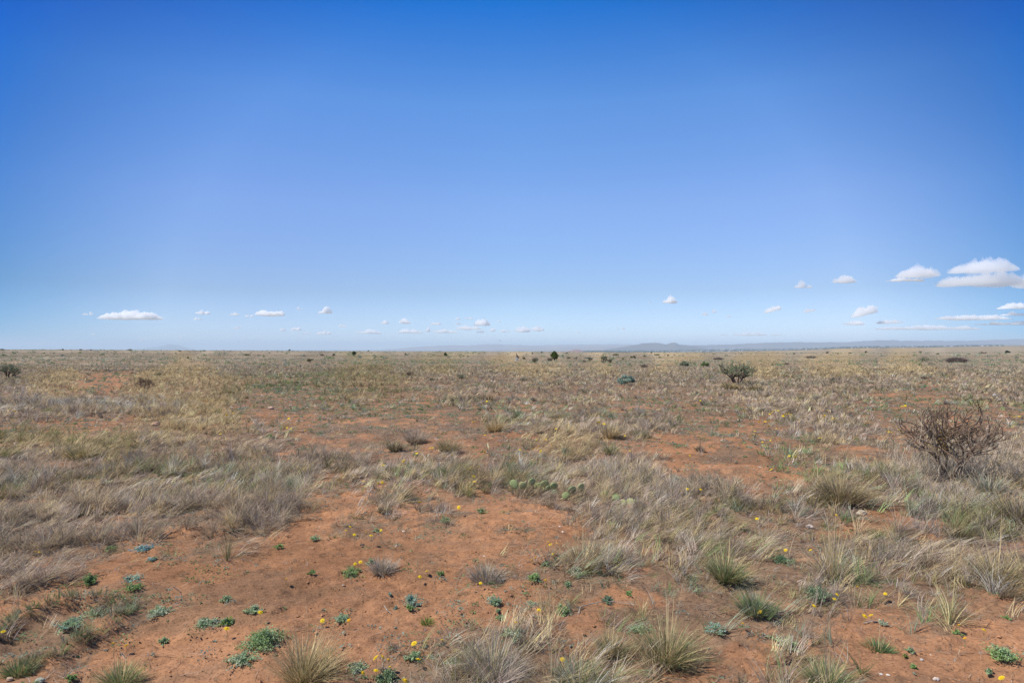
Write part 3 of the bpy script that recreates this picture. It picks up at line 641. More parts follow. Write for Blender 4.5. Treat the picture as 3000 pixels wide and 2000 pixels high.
LEAFY = [
 (300, 1795, 150, 40, 'grey-green mat sprawling between the two grassy banks', SG, 1100, (0.3, 0.27, 0.2)), (205, 1835, 110, 32, 'blue-green mat on soil inside the curved bank at left', BL, 700, SG), (465, 1800, 90, 34, 'trailing grey-green mat right of the grassy bank', SV, 700, SG),
 (660, 1760, 48, 26, 'upright pale green weed above the cushion plant', SG, 320, None), (742, 1790, 70, 30, 'grey-green mat above the broad silvery mat', SG, 560, SV), (1000, 1815, 60, 24, 'low weed between broad silvery mat and small dark weed', SG, 360, BL),
 (1500, 1862, 90, 34, 'sprawling grey-green mat at lower centre below the small weeds', SG, 620, SV), (1560, 1775, 50, 24, 'flat dusty green weed left of the compact sage plant', SV, 320, SG), (1880, 1850, 80, 36, 'dusty green mat left of the upright straw tussock', SG, 560, SV),
 (2300, 1890, 90, 34, 'dusty grey-green mat left of the low bright green tuft', SG, 600, SV), (2090, 1850, 80, 34, 'bluish low mat between two straw tussocks at right', BL, 520, SG), (1330, 1950, 70, 40, 'sage mat at the left edge of the ash-grey tuft', SG, 520, SV),
 (770, 1888, 150, 80, 'broad silvery-green mat plant left of the big spiky tussock', SG, 2600, BG), (715, 1935, 80, 40, 'lower lobe of silvery mat plant near the bottom left of the spiky tussock', SG, 900, SV),
 (602, 1828, 85, 32, 'grey-green cushion plant left of the vivid green sprig', SG, 900, SV), (668, 1826, 55, 34, 'small leafy plant with a vivid green sprig beside the cushion plant', SG, 520, (0.16, 0.27, 0.05)),
 (480, 1882, 36, 30, 'small round grey-green plant alone on soil at lower left', SG, 320, None), (262, 1708, 62, 52, 'bright green leafy plant under the grass edge at left', BG, 800, (0.12, 0.20, 0.08)),
 (387, 1726, 72, 26, 'flat yellow-green plant on soil at left', BG, 520, (0.2, 0.24, 0.1)), (385, 1700, 70, 34, 'thin bluish plant with dry twigs at left', BL, 420, SV),
 (322, 1612, 44, 26, 'dark green tuft-like plant left of the turquoise plant', BG, 300, None),
 (420, 1612, 78, 28, 'turquoise-blue plant lying at the foot of the dry grass', (0.16, 0.33, 0.36), 620, BL), (447, 1640, 50, 20, 'small pale turquoise plant below the brighter turquoise one', (0.22, 0.33, 0.30), 300, SG),
 (1028, 1682, 76, 40, 'bright green leafy plant with a yellow flower left of the grey tuft', BG, 900, (0.20, 0.26, 0.13)), (1088, 1652, 34, 36, 'small upright pale green plant behind the grey tuft', SG, 320, None),
 (1302, 1530, 44, 38, 'pale green upright plant at the end of the grey grass strip', SG, 460, (0.2, 0.27, 0.12)), (1411, 1502, 34, 32, 'round mid-green plant on the edge of the bare soil, centre', SG, 380, BG),
 (1140, 1508, 24, 16, 'little blue-green plant beside the small rusty tuft', BL, 160, None), (1103, 1556, 40, 22, 'small flowering grey-green plant left of centre', SG, 260, None),
 (1645, 1800, 68, 48, 'compact round sage-green plant on bare soil below centre', SG, 900, BG), (1664, 1714, 36, 22, 'small round green plant just above the compact one', SG, 320, None),
 (1690, 1682, 62, 42, 'leafy sage plant at the foot of the straw tuft with stalks', SG, 700, SV), (1568, 1700, 52, 38, 'darker green plant with a yellow flower left of the sage one', BG, 520, SG),
 (1600, 1655, 36, 24, 'small silvery plant behind the darker green plant', SV, 260, SG), (1795, 1545, 32, 32, 'dark green weed growing out of the grey grass', BG, 320, None),
 (1780, 1762, 42, 30, 'dark bluish green weed on soil above the twig litter', (0.13, 0.2, 0.13), 360, None), (1842, 1742, 34, 20, 'small green weed right of the dark bluish one', BG, 220, None),
 (2288, 1645, 84, 34, 'wide dark-leafed plant with one yellow flower on the right', (0.14, 0.22, 0.12), 900, SG), (2400, 1752, 96, 62, 'large loose green plant below the tall pale stalks', (0.15, 0.22, 0.12), 900, SG),
 (2664, 1910, 30, 20, 'small rosette right of the low bright green tuft', SG, 240, None), (2652, 1926, 24, 18, 'yellowish green rosette touching the small one', (0.2, 0.26, 0.07), 200, None),
 (2676, 1956, 28, 18, 'lowest rosette among pebbles at lower right', BG, 200, None), (2803, 1856, 32, 22, 'green rosette directly under a yellow flower at right', BG, 220, None),
 (2951, 1812, 26, 18, 'lone small green plant on soil at the right edge', BG, 180, None), (2930, 1925, 95, 66, 'spreading sage-green plant at the lower right corner', SG, 1000, BG),
 (2898, 1970, 34, 22, 'small flat rosette below the spreading sage plant', SG, 200, None), (2587, 1828, 28, 24, 'pale sage sprig on soil just right of two yellow flowers', SV, 200, None),
 (1205, 1772, 70, 52, 'bluish grey-green plant with dry twigs around it, lower centre', BL, 620, SV), (1200, 1784, 36, 26, 'fresh green leaves at the foot of the bluish twiggy plant', BG, 260, None),
 (1158, 1786, 20, 22, 'tiny dark weed left of the bluish twiggy plant', BL, 120, None), (1142, 1742, 18, 16, 'tiny blue-grey sprig above the tiny dark weed', BL, 100, None),
 (1466, 1812, 40, 20, 'low green plant on bare soil right of the vivid tuft', BG, 300, SG), (1452, 1768, 64, 36, 'loose grey-green plant under the spreading grey tuft', SG, 460, BL),
 (1288, 1684, 34, 22, 'small dark rosette bearing a white flower', BG, 200, None), (912, 1680, 30, 16, 'small flat green plant on bare soil at left of centre', BG, 200, None),
 (818, 1606, 34, 26, 'little green weed at the edge of the bare soil, left', BG, 220, None), (920, 1582, 44, 22, 'grey-green sprawling weed above the bare soil, left of centre', SG, 280, None),
 (1050, 1970, 110, 50, 'grey-green flowering plant beside the spiky tussock at the bottom', SG, 900, SV), (1130, 1990, 90, 44, 'green plant with yellow flowers at the bottom edge, left of centre', (0.18, 0.25, 0.13), 700, SG),
 (1215, 1930, 60, 40, 'leafy sage plant with one yellow flower above the bottom edge', SG, 520, None), (1460, 1790, 26, 14, 'flat weed between two grey-green plants at lower centre', SG, 140, None),
 (1980, 1415, 70, 50, 'dark blue-green bush inside the grey grass behind the bare patch', (0.12, 0.19, 0.15), 800, BL), (1656, 1330, 40, 44, 'upright blue-green plant on the red soil right of centre', (0.13, 0.2, 0.14), 460, None),
 (205, 1990, 40, 26, 'dark weed at the bottom edge at left', BG, 220, None), (790, 1350, 60, 30, 'green weed patch inside the dense grass above centre left', (0.16, 0.24, 0.13), 460, None),
 (410, 1375, 100, 50, 'yellow-green weed among the dense grass on the left', (0.19, 0.25, 0.09), 700, None), (640, 1212, 34, 18, 'green plant beside pale gravel at left', BG, 240, None),
 (795, 1282, 36, 20, 'deep green weed at the gravel edge', (0.12, 0.22, 0.07), 240, None), (1680, 1172, 40, 14, 'vivid green low plant in the middle distance', (0.15, 0.27, 0.11), 300, None),
 (1636, 1168, 22, 10, 'smaller vivid green plant left of the larger one', (0.15, 0.27, 0.11), 180, None), (1235, 1200, 28, 12, 'green cushion on red soil above centre', (0.14, 0.22, 0.09), 200, None),
 (1205, 1142, 16, 10, 'small bright green plant far left of the dark cholla', (0.14, 0.26, 0.07), 140, None),
]
for L in LEAFY:
    px, py, wp, hp, lab, c1, n, c2 = L
    leafy(px, py, wp, hp, lab, c1, n*1.5, col2=c2)

# shrubs out on the plain
def shrub(px, py, wpx, hpx, label, col, kind='leafy', name='shrub', cat='shrub', group='shrubs on the plain', dark=0.5):
    p, s = on_ground(px, py); R = wpx/s/2; H = hpx/s; r = np.random.default_rng(int(px*11+py*3))
    o = thing(name, label, cat, p, group); px_m = 2.93/s
    n = int(np.clip(wpx*hpx*3.2, 160, 5200))
    if kind == 'leafy':
        nl = max(7, int(wpx/5)); a = r.uniform(0, 6.28, nl); q = np.sqrt(r.uniform(0, 1, nl))
        cen = np.stack([np.cos(a)*q*R*0.72, np.sin(a)*q*R*0.72, H*r.uniform(0.35, 0.86, nl)*(1-0.45*q*q)], -1); cr = np.stack([R*r.uniform(0.13, 0.34, nl)]*2+[H*r.uniform(0.10, 0.26, nl)], -1)
        i = r.integers(0, nl, n); v = r.normal(0, 1, (n, 3)); v /= np.linalg.norm(v, axis=1)[:, None]
        P = cen[i]+v*cr[i]*(r.uniform(0.3, 1.15, (n, 1))**0.5); P[:, 2] = np.maximum(P[:, 2], 0.01)
        c = np.array(col)*1.25*(0.7+0.6*r.uniform(0, 1, (nl, 1)))[i]*(0.8+0.4*r.uniform(0, 1, (n, 1)))
        sp = Soup(); sp.add(*leaves(P, np.full(n, max(0.012, 0.55*px_m)), c, r)); sp.build('foliage', M_LEAF, parent=o)
        st = Soup(); rr_ = random.Random(int(px))
        for j in range(min(nl, 12)):
            e = cen[j]; V_, T_ = tube([(0, 0, -0.02), tuple(e*np.array([.45, .45, .5])), tuple(e)], [0.02*H+0.002, 0.013*H+0.002, 0.006*H+0.001], 5, 0, rr_); st.add(V_, T_, (0.13, 0.10, 0.07))
        st.build('stem', M_BARK, parent=o)
    else:
        st = Soup(); m = int(n*0.5)
        a = r.uniform(0, 6.28, m); q = np.sqrt(r.uniform(0, 1, m)); b = np.stack([np.cos(a)*q*R*0.45, np.sin(a)*q*R*0.3, np.zeros(m)], -1)
        st.add(*strips(b, a, H*r.uniform(0.6, 1.25, m), q*0.9+0.1, r.normal(0.1, 0.3, m), np.full(m, max(0.006, 0.35*px_m)), 3, np.array(col)*(0.6+0.8*r.uniform(0, 1, (m, 1))), r.normal(0, 0.8, m), r))
        st.build('stem', M_GRASS, parent=o)
        sp = Soup(); i = r.uniform(0, 1, (m, 1)); P = b+np.stack([np.cos(a)*q*R*0.6, np.sin(a)*q*R*0.6, H*r.uniform(0.3, 1.0, m)*(1-0.3*q)], -1)*i
        sp.add(*leaves(P, np.full(m, max(0.008, 0.3*px_m)), np.array(col)*(0.7+0.5*r.uniform(0, 1, (m, 1))), r)); sp.build('foliage', M_LEAF, parent=o)
    return o
JG = (0.075, 0.115, 0.025); DG = (0.08, 0.10, 0.055); GY = (0.25, 0.21, 0.16); PU = (0.26, 0.21, 0.18); OL = (0.19, 0.195, 0.10)
SHR = [
 (1835, 1130, 58, 36, 'blue-green bush in the middle distance, right of centre', (0.25, 0.33, 0.27), 'leafy'), (2063, 1076, 40, 19, 'fresh green low bush behind the green cholla at left', (0.16, 0.23, 0.09), 'leafy'),
 (2008, 1074, 44, 17, 'grey-green bush left of the fresh green one', (0.18, 0.20, 0.13), 'leafy'), (1535, 1053, 14, 8, 'small dark shrub just right of the walking person', OL, 'leafy'),
 (1611, 1057, 14, 11, 'grey-brown shrub leaning against the left side of the juniper', GY, 'twiggy'), (1648, 1044, 10, 6, 'small olive shrub right of the juniper', OL, 'leafy'),
 (1667, 1051, 15, 6, 'low olive shrub, left of a pair right of the juniper', OL, 'leafy'), (1684, 1052, 14, 6, 'low grey shrub, right of a pair right of the juniper', GY, 'leafy'),
 (1712, 1061, 12, 7, 'sparse grey shrub in front of the purple-grey cholla', GY, 'twiggy'), (1826, 1053, 9, 6, 'small brown shrub between grassy strips, centre right', OL, 'leafy'),
 (1853, 1050, 24, 10, 'wide olive shrub in the centre right distance', OL, 'leafy'), (1889, 1045, 11, 5, 'small olive shrub right of the wide olive one', OL, 'leafy'),
 (1804, 1042, 22, 6, 'flat olive shrub near the horizon above the two-lobed cholla', OL, 'leafy'), (1887, 1079, 9, 17, 'narrow grey dead shrub left of the grey-green bush', GY, 'twiggy'),
 (2104, 1053, 46, 7, 'long low purple-grey shrub behind the green cholla', PU, 'twiggy'), (2376, 1049, 40, 8, 'long low grey shrub on the right plain', PU, 'twiggy'),
 (2803, 1062, 88, 17, 'very wide low purple-brown shrub on the right plain', PU, 'twiggy'), (2423, 1035, 9, 6, 'small dark bush, leftmost on the right-hand ridge', DG, 'leafy'),
 (2538, 1034, 9, 6, 'small dark bush on the ridge right of the leftmost one', DG, 'leafy'), (2696, 1032, 8, 4, 'tiny dark bush on the far right-hand plain', DG, 'leafy'),
 (2950, 1035, 21, 9, 'dark round bush near the right edge under the ridge', DG, 'leafy'), (2746, 1038, 13, 4, 'flat olive bush left of the dark round bush', OL, 'leafy'),
 (2880, 1036, 22, 6, 'faint grey bush beside the dark round bush', GY, 'leafy'), (2326, 1038, 9, 5, 'small olive bush above the long low grey shrub', OL, 'leafy'),
 (2455, 1037, 8, 4, 'tiny olive bush on the ridge between two dark ones', OL, 'leafy'), (2490, 1036, 9, 4, 'tiny grey-green bush on the ridge near a dark one', OL, 'leafy'),
 (2442, 1118, 11, 15, 'thin brown dead shrub among grass on the right', GY, 'twiggy'), (2671, 1093, 8, 9, 'thin dark dead shrub far out at right', GY, 'twiggy'),
 (2300, 1069, 22, 7, 'low brown shrub right of the green cholla', GY, 'leafy'), (2728, 1067, 18, 5, 'flat brown shrub below the spreading cholla on the right', GY, 'leafy'),
 (908, 1061, 24, 12, 'olive shrub on the left plain below the horizon', OL, 'leafy'), (943, 1042, 14, 6, 'small brown shrub near the horizon left of the round dark one', GY, 'leafy'),
 (978, 1042, 10, 7, 'round dark shrub left of the small juniper', DG, 'leafy'), (723, 1042, 26, 6, 'flat olive shrub on the left plain', OL, 'leafy'),
 (470, 1103, 38, 13, 'dark olive low bush on the bare patch at left', OL, 'leafy'), (551, 1050, 7, 5, 'tiny dark shrub in the left distance', DG, 'leafy'),
 (183, 1025.5, 9, 4, 'dark bush on the skyline, second from the left edge', DG, 'leafy'), (8, 1025.5, 16, 4, 'dark bush on the skyline at the left edge', DG, 'leafy'),
 (236, 1025.5, 10, 3.5, 'flat bush on the skyline left of the far blue mountain', DG, 'leafy'), (266, 1026, 7, 3, 'tiny bush on the skyline, nearest left of the mountain', DG, 'leafy'),
 (380, 1026, 15, 4, 'wide flat bush on the skyline at the left foot of the mountain', OL, 'leafy'), (527, 1030, 9, 4, 'small bush below the skyline under the mountain', OL, 'leafy'),
 (598, 1028, 9, 3.5, 'small bush on the skyline right of the mountain', OL, 'leafy'), (1188, 1039, 6, 5, 'tiny dark bush between the two small junipers', DG, 'leafy'),
 (1079, 1028.5, 6, 4, 'tiny bush on the skyline right of the left small juniper', DG, 'leafy'), (1560, 1037, 5, 4, 'tiny dark bush behind the person to the right', DG, 'leafy'),
 (1587, 1033, 5, 3, 'tiny bush on the skyline left of the juniper', DG, 'leafy'), (1661, 1035, 5, 3, 'tiny dark bush near the skyline right of the juniper', DG, 'leafy'),
 (1908, 1035, 7, 4, 'small green bush near the skyline below the butte', DG, 'leafy'), (1957, 1043, 9, 5, 'small olive bush right of the wide olive shrub', OL, 'leafy'),
 (1924, 1041, 22, 4, 'flat pale shrub near the skyline below the butte', OL, 'leafy'), (880, 1078, 14, 9, 'small dark green shrub on the left plain below the olive one', (0.1, 0.15, 0.11), 'leafy'),
]
for q_ in SHR: shrub(*q_)

def tree(px, py, wpx, hpx, label, col, group='junipers on the plain'):
    p, s = on_ground(px, py); R = wpx/s/2; H = hpx/s; r = np.random.default_rng(int(px)); rr = random.Random(int(px))
    o = thing('juniper_tree', label, 'tree', p, group); tr = Soup()
    nl = 46; a = r.uniform(0, 6.28, nl); t_ = r.uniform(0.12, 1, nl)**0.9
    prof = R*np.sin(np.clip(t_*0.86+0.16, 0, 1)*np.pi)**0.55*0.95
    q = np.sqrt(r.uniform(0.1, 1, nl)); cen = np.stack([np.cos(a)*q*prof*0.8, np.sin(a)*q*prof*0.8, H*(0.10+0.80*t_)], -1)
    V_, T_ = tube([(0, 0, -.1), (0.02*H, 0, 0.2*H), (-0.02*H, 0.01, 0.5*H), (0, 0, 0.85*H)], [0.05*H, 0.042*H, 0.028*H, 0.008*H], 8, 0.15, rr); tr.add(V_, T_, (0.15, 0.11, 0.08))
    for j in range(0, nl, 2):
        e = cen[j]; z0 = max(0.06*H, e[2]*0.55); V_, T_ = tube([(0, 0, z0), tuple((np.array([0, 0, z0])+e)/2+np.array([0, 0, .02*H])), tuple(e)], [0.016*H, 0.010*H, 0.004*H], 5, 0.1, rr); tr.add(V_, T_, (0.14, 0.10, 0.07))
    tr.build('trunk', M_BARK, parent=o)
    n = 5200; i = r.integers(0, nl, n); v = r.normal(0, 1, (n, 3)); v /= np.linalg.norm(v, axis=1)[:, None]
    P = cen[i]+v*np.array([R*0.26, R*0.26, H*0.10])*(r.uniform(0.2, 1.2, (n, 1))**0.5)
    c = np.array(col)*(0.65+0.7*r.uniform(0, 1, (nl, 1)))[i]*(0.8+0.4*r.uniform(0, 1, (n, 1)))
    sp = Soup(); sp.add(*leaves(P, np.full(n, 0.035*H), c, r)); sp.build('crown', M_LEAF, parent=o)
tree(1624, 1057, 27, 30, 'rounded green juniper tree, tallest on the plain, right of the person', (0.12, 0.17, 0.035))
tree(1037, 1042, 17, 14, 'small dark juniper left of centre, touching the skyline', (0.075, 0.11, 0.03))
tree(1305, 1044, 14, 12, 'small dark juniper between the left juniper and the person', (0.07, 0.105, 0.03))
tree(848, 1027, 9, 6, 'tiny dark juniper standing on the skyline at left', (0.06, 0.09, 0.03))

# cholla cactus: jointed branches
def cholla(px, py, wpx, hpx, label, live=True, seed=1, group=None, joints=None, thick=1.0, maxlev=4, cat='cactus', name='cholla_cactus'):
    p, s = on_ground(px, py); W = wpx/s/2; H = hpx/s*(0.9 if s > 150 else 1); rr = random.Random(seed); r = np.random.default_rng(seed)
    o = thing(name, label, cat, p, group); st = Soup(); tips = Soup(); sz = H/0.95
    segs = []
    def grow(pos, d, ln, rad, lev):
        pts = [pos]; rs = [rad]; k = 4 if maxlev == 3 else 3
        for i in range(k):
            d = (d+Vector((rr.gauss(0, .18), rr.gauss(0, .18), rr.gauss(0.03, .12)))).normalized()
            pts.append(pts[-1]+d*ln/k); rs.append(rad*(1-0.13*(i+1)))
        end = pts[-1]
        if end.z < 0.04*H: d.z = abs(d.z)+0.3
        segs.append((pts, rs, lev))
        if lev >= maxlev: return
        for j in range(rr.choice((2, 3, 3)) if lev < 3 else rr.choice((1, 2, 3))):
            t = rr.uniform(0.45, 1.0); b = pts[1].lerp(end, t) if j else end
            nd = (d*0.7+Vector((rr.gauss(0, .75), rr.gauss(0, .75), rr.uniform(-0.15, 0.75)))).normalized()
            q = b+nd*ln*0.75
            if abs(q.x) > W or abs(q.y) > W or q.z > H*1.0: nd = Vector((-q.x*0.5/W, -q.y*0.5/W, 0.5)).normalized(); 
            if q.z > H*1.02 and lev > 1: continue
            grow(b, nd, ln*rr.uniform(0.62, 0.92), rad*0.74, lev+1)
    ns = joints or 7
    for j in range(ns):
        a = 2*math.pi*j/ns+rr.uniform(-.4, .4); e = rr.uniform(0.25, 1.25)
        bs = 0.13 if maxlev == 4 and s > 150 else 0.06
        grow(Vector((bs*W*math.cos(a), bs*W*math.sin(a), -0.02)), Vector((math.cos(a)*math.sin(e)*1.1*W/max(H, .01)*0.8, math.sin(a)*math.sin(e)*W/max(H, .01)*0.6, math.cos(e)+0.12)).normalized(), H*rr.uniform(0.32, 0.46), 0.030*sz*thick, 0)
    for pts, rs, lev in segs:
        V_, T_ = tube(pts, rs, 6, 0.22, rr)
        if live and lev >= 2:
            c = np.array(rr.choice([(0.19, 0.235, 0.12), (0.24, 0.28, 0.17), (0.16, 0.20, 0.11), (0.26, 0.20, 0.15)])); tips.add(V_, T_, c*rr.uniform(0.8, 1.15))
        else:
            c = np.array((0.11, 0.075, 0.055) if live else rr.choice([(0.19, 0.125, 0.085), (0.25, 0.18, 0.125), (0.13, 0.09, 0.07)])); st.add(V_, T_, c*rr.uniform(0.8, 1.2))
    SPN = 26 if s > 150 else 10
    A = np.array([tuple(q[0][0].lerp(q[0][-1], 0.5)) for q in segs for _ in range(SPN)]); nA = len(A)
    B = np.array([tuple(q[0][-1]-q[0][0]) for q in segs for _ in range(SPN)])
    A = A+B*r.uniform(-0.5, 0.5, (nA, 1)); v = r.normal(0, 1, (nA, 3)); v /= np.linalg.norm(v, axis=1)[:, None]
    th = np.arccos(v[:, 2]); ln = np.full(nA, 0.042*sz)*r.uniform(0.6, 1.3, nA)
    (tips if live else st).add(*strips(A, np.arctan2(v[:, 1], v[:, 0]), ln, th, np.zeros(nA), np.full(nA, max(0.0016, 0.12*2.93/s)), 1, np.tile((0.33, 0.30, 0.21) if live else (0.22, 0.15, 0.09), (nA, 1))*r.uniform(0.6, 1.1, (nA, 1)), 0.0, r))
    st.build('stem', M_BARK, parent=o)
    if live: tips.build('crown', M_BARK, parent=o)
    return o, p, s, W, H
CG = 'cholla cactuses on the plain'
cholla(2160, 1127, 108, 66, 'large spiny green cholla cactus with dark stems, right of centre', seed=4, group=CG, joints=8, thick=1.1)
cholla(25, 1108, 100, 42, 'dark green spreading cholla cut by the left edge', seed=9, group=CG, joints=9)
cholla(425, 1141, 48, 36, 'bare grey-brown dead cholla standing in pale grass at left', live=False, seed=12, group=CG, joints=6, thick=0.8)
cholla(1350, 1113, 30, 18, 'small green cholla in the middle distance left of the person', seed=21, group=CG, joints=7)
cholla(1265, 1117, 28, 13, 'low sprawling cholla left of the small green one', seed=22, group=CG, joints=7)
cholla(1200, 1101, 24, 15, 'grey dead little cholla furthest left in the middle distance', live=False, seed=23, group=CG, joints=6)
cholla(1532, 1118, 16, 12, 'tiny sparse cholla in the grass below the person', seed=24, group=CG, joints=6)
cholla(1568, 1064, 19, 17, 'dark rounded cholla right of the walking person', seed=25, group=CG, joints=8)
cholla(1728, 1057, 22, 12, 'purple-grey cholla right of the juniper', seed=26, group=CG, joints=8)
cholla(1770, 1064, 20, 21, 'tall left lobe of the cholla pair right of the juniper', seed=27, group=CG, joints=7)
cholla(1786, 1064, 16, 14, 'short right one of the cholla pair right of the juniper', seed=28, group=CG, joints=7)
cholla(2706, 1060, 34, 16, 'spreading dark cholla on the right plain beside the very wide shrub', seed=29, group=CG, joints=7)
# the dead cholla in the right foreground, wrapped in pale dry stems
o, p, s, W, H = cholla(2795, 1402, 335, 235, 'large dead brown cholla bush tangled in pale dry stems at right', live=False, seed=33, joints=8, thick=0.56, group=CG, maxlev=4)
r = np.random.default_rng(77); n = 1200; tw = Soup()
a = r.uniform(0, 6.28, n); q = np.sqrt(r.uniform(0, 1, n))
b = np.stack([np.cos(a)*q*W*1.25, np.sin(a)*q*W*0.9, np.clip(r.normal(0.10, 0.16, n), -0.02, 0.45)], -1)
tw.add(*strips(b, r.uniform(0, 6.28, n), r.uniform(0.15, 0.55, n), r.uniform(0.1, 1.2, n), r.normal(0.5, 0.6, n), r.uniform(0.0025, 0.006, n), 7, np.array((0.52, 0.44, 0.33))*r.uniform(0.6, 1.2, (n, 1)), r.normal(0, 1.3, n), r))
tw.build('dry_growth', M_GRASS, parent=o)
mo = Soup(); n = 500; P = r.normal(0, 1, (n, 3))*np.array([W*0.16, W*0.1, H*0.12])+np.array([-W*0.25, 0, H*0.52]); mo.add(*leaves(P, np.full(n, 0.012), np.array((0.42, 0.27, 0.06))*r.uniform(0.6, 1.1, (n, 1)), r)); mo.build('dead_foliage', M_LEAF, parent=o)

# prickly pear
M_PAD = mat('cactus_pad', attr=True, nscale=70, namp=0.15, rough=0.6)
def pear(pads, label, base):
    p, s = on_ground(*base); o = thing('prickly_pear', label, 'cactus', p, 'prickly pears in the grass'); rr = random.Random(int(base[0]))
    for (px, py, w_, h_, c_) in pads:
        x_ = (px-base[0])/s; z_ = max((base[1]-py)/s*0.62, h_/s/2); yy = rr.uniform(-0.10, 0.10)+(base[1]-py)/s*0.5
        k = 18; V = []; T = []
        lay = [(-1, 0.0), (-0.7, 0.72), (0, 1.0), (0.7, 0.72), (1, 0.0)]
        rings = [(-0.011, 0.80), (-0.008, 0.93), (0, 1.0), (0.008, 0.93), (0.011, 0.80)]
        for (t_, sc2) in rings:
            for j in range(k):
                a = 2*math.pi*j/k; rx = w_/s/2*(1-0.22*max(0, -math.sin(a))**2); V.append((math.cos(a)*rx*sc2, t_, math.sin(a)*h_/s/2*sc2))
        for i in range(4):
            for j in range(k):
                A = i*k+j; B = i*k+(j+1) % k; T += [(A, B, B+k), (A, B+k, A+k)]
        c0 = len(V); V += [(0, -0.013, 0), (0, 0.013, 0)]
        for j in range(k): T += [(c0, (j+1) % k, j), (c0+1, 4*k+j, 4*k+(j+1) % k)]
        V = np.array(V); yaw = rr.uniform(-1.0, 1.0); tl = rr.uniform(-0.6, 0.5); rl = rr.uniform(-0.6, 0.6)
        c, s_ = math.cos(tl), math.sin(tl); V = np.stack([V[:, 0], V[:, 1]*c-V[:, 2]*s_, V[:, 1]*s_+V[:, 2]*c], -1)
        c, s_ = math.cos(rl), math.sin(rl); V = np.stack([V[:, 0]*c-V[:, 2]*s_, V[:, 1], V[:, 0]*s_+V[:, 2]*c], -1)
        c, s_ = math.cos(yaw), math.sin(yaw); V = np.stack([V[:, 0]*c-V[:, 1]*s_, V[:, 0]*s_+V[:, 1]*c, V[:, 2]], -1)
        pd = Soup(); col = {'g': (0.26, 0.31, 0.13), 'd': (0.19, 0.26, 0.13), 'y': (0.34, 0.35, 0.16), 'p': (0.40, 0.29, 0.22)}[c_]
        pd.add(V, T, np.array(col)*rr.uniform(0.85, 1.1))
        n = 34; rg = np.random.default_rng(int(px+py)); i = rg.integers(0, len(V), n); v = rg.normal(0, 1, (n, 3)); v /= np.linalg.norm(v, axis=1)[:, None]
        pd.add(*strips(V[i]*0.95, np.arctan2(v[:, 1], v[:, 0]), np.full(n, 0.02), np.arccos(v[:, 2]), np.zeros(n), np.full(n, 0.0012), 1, np.tile((0.5, 0.45, 0.3), (n, 1)), 0.0, rg))
        ob = pd.build('pad', M_PAD, parent=o, smooth=True); ob.location = (x_, yy, z_)
pear([(1506, 1398, 24, 30, 'g'), (1532, 1402, 24, 24, 'y'), (1560, 1402, 28, 24, 'g'), (1577, 1416, 26, 22, 'g'), (1598, 1406, 26, 24, 'g'), (1623, 1408, 24, 24, 'g'), (1586, 1440, 34, 24, 'g'), (1624, 1448, 24, 18, 'd'), (1545, 1425, 24, 22, 'y'), (1608, 1425, 22, 20, 'd')], 'largest prickly pear with many pale green pads in the grey grass', (1570, 1452))
pear([(1676, 1424, 28, 28, 'd'), (1702, 1414, 22, 30, 'y'), (1656, 1444, 26, 20, 'g'), (1690, 1440, 22, 20, 'p')], 'small prickly pear with dark pads right of the largest one', (1678, 1456))
pear([(1776, 1440, 22, 24, 'y'), (1806, 1446, 24, 22, 'g'), (1845, 1460, 30, 24, 'y'), (1825, 1464, 22, 20, 'y'), (1862, 1468, 20, 16, 'g')], 'yellowish low prickly pear, rightmost in the grass', (1822, 1480))

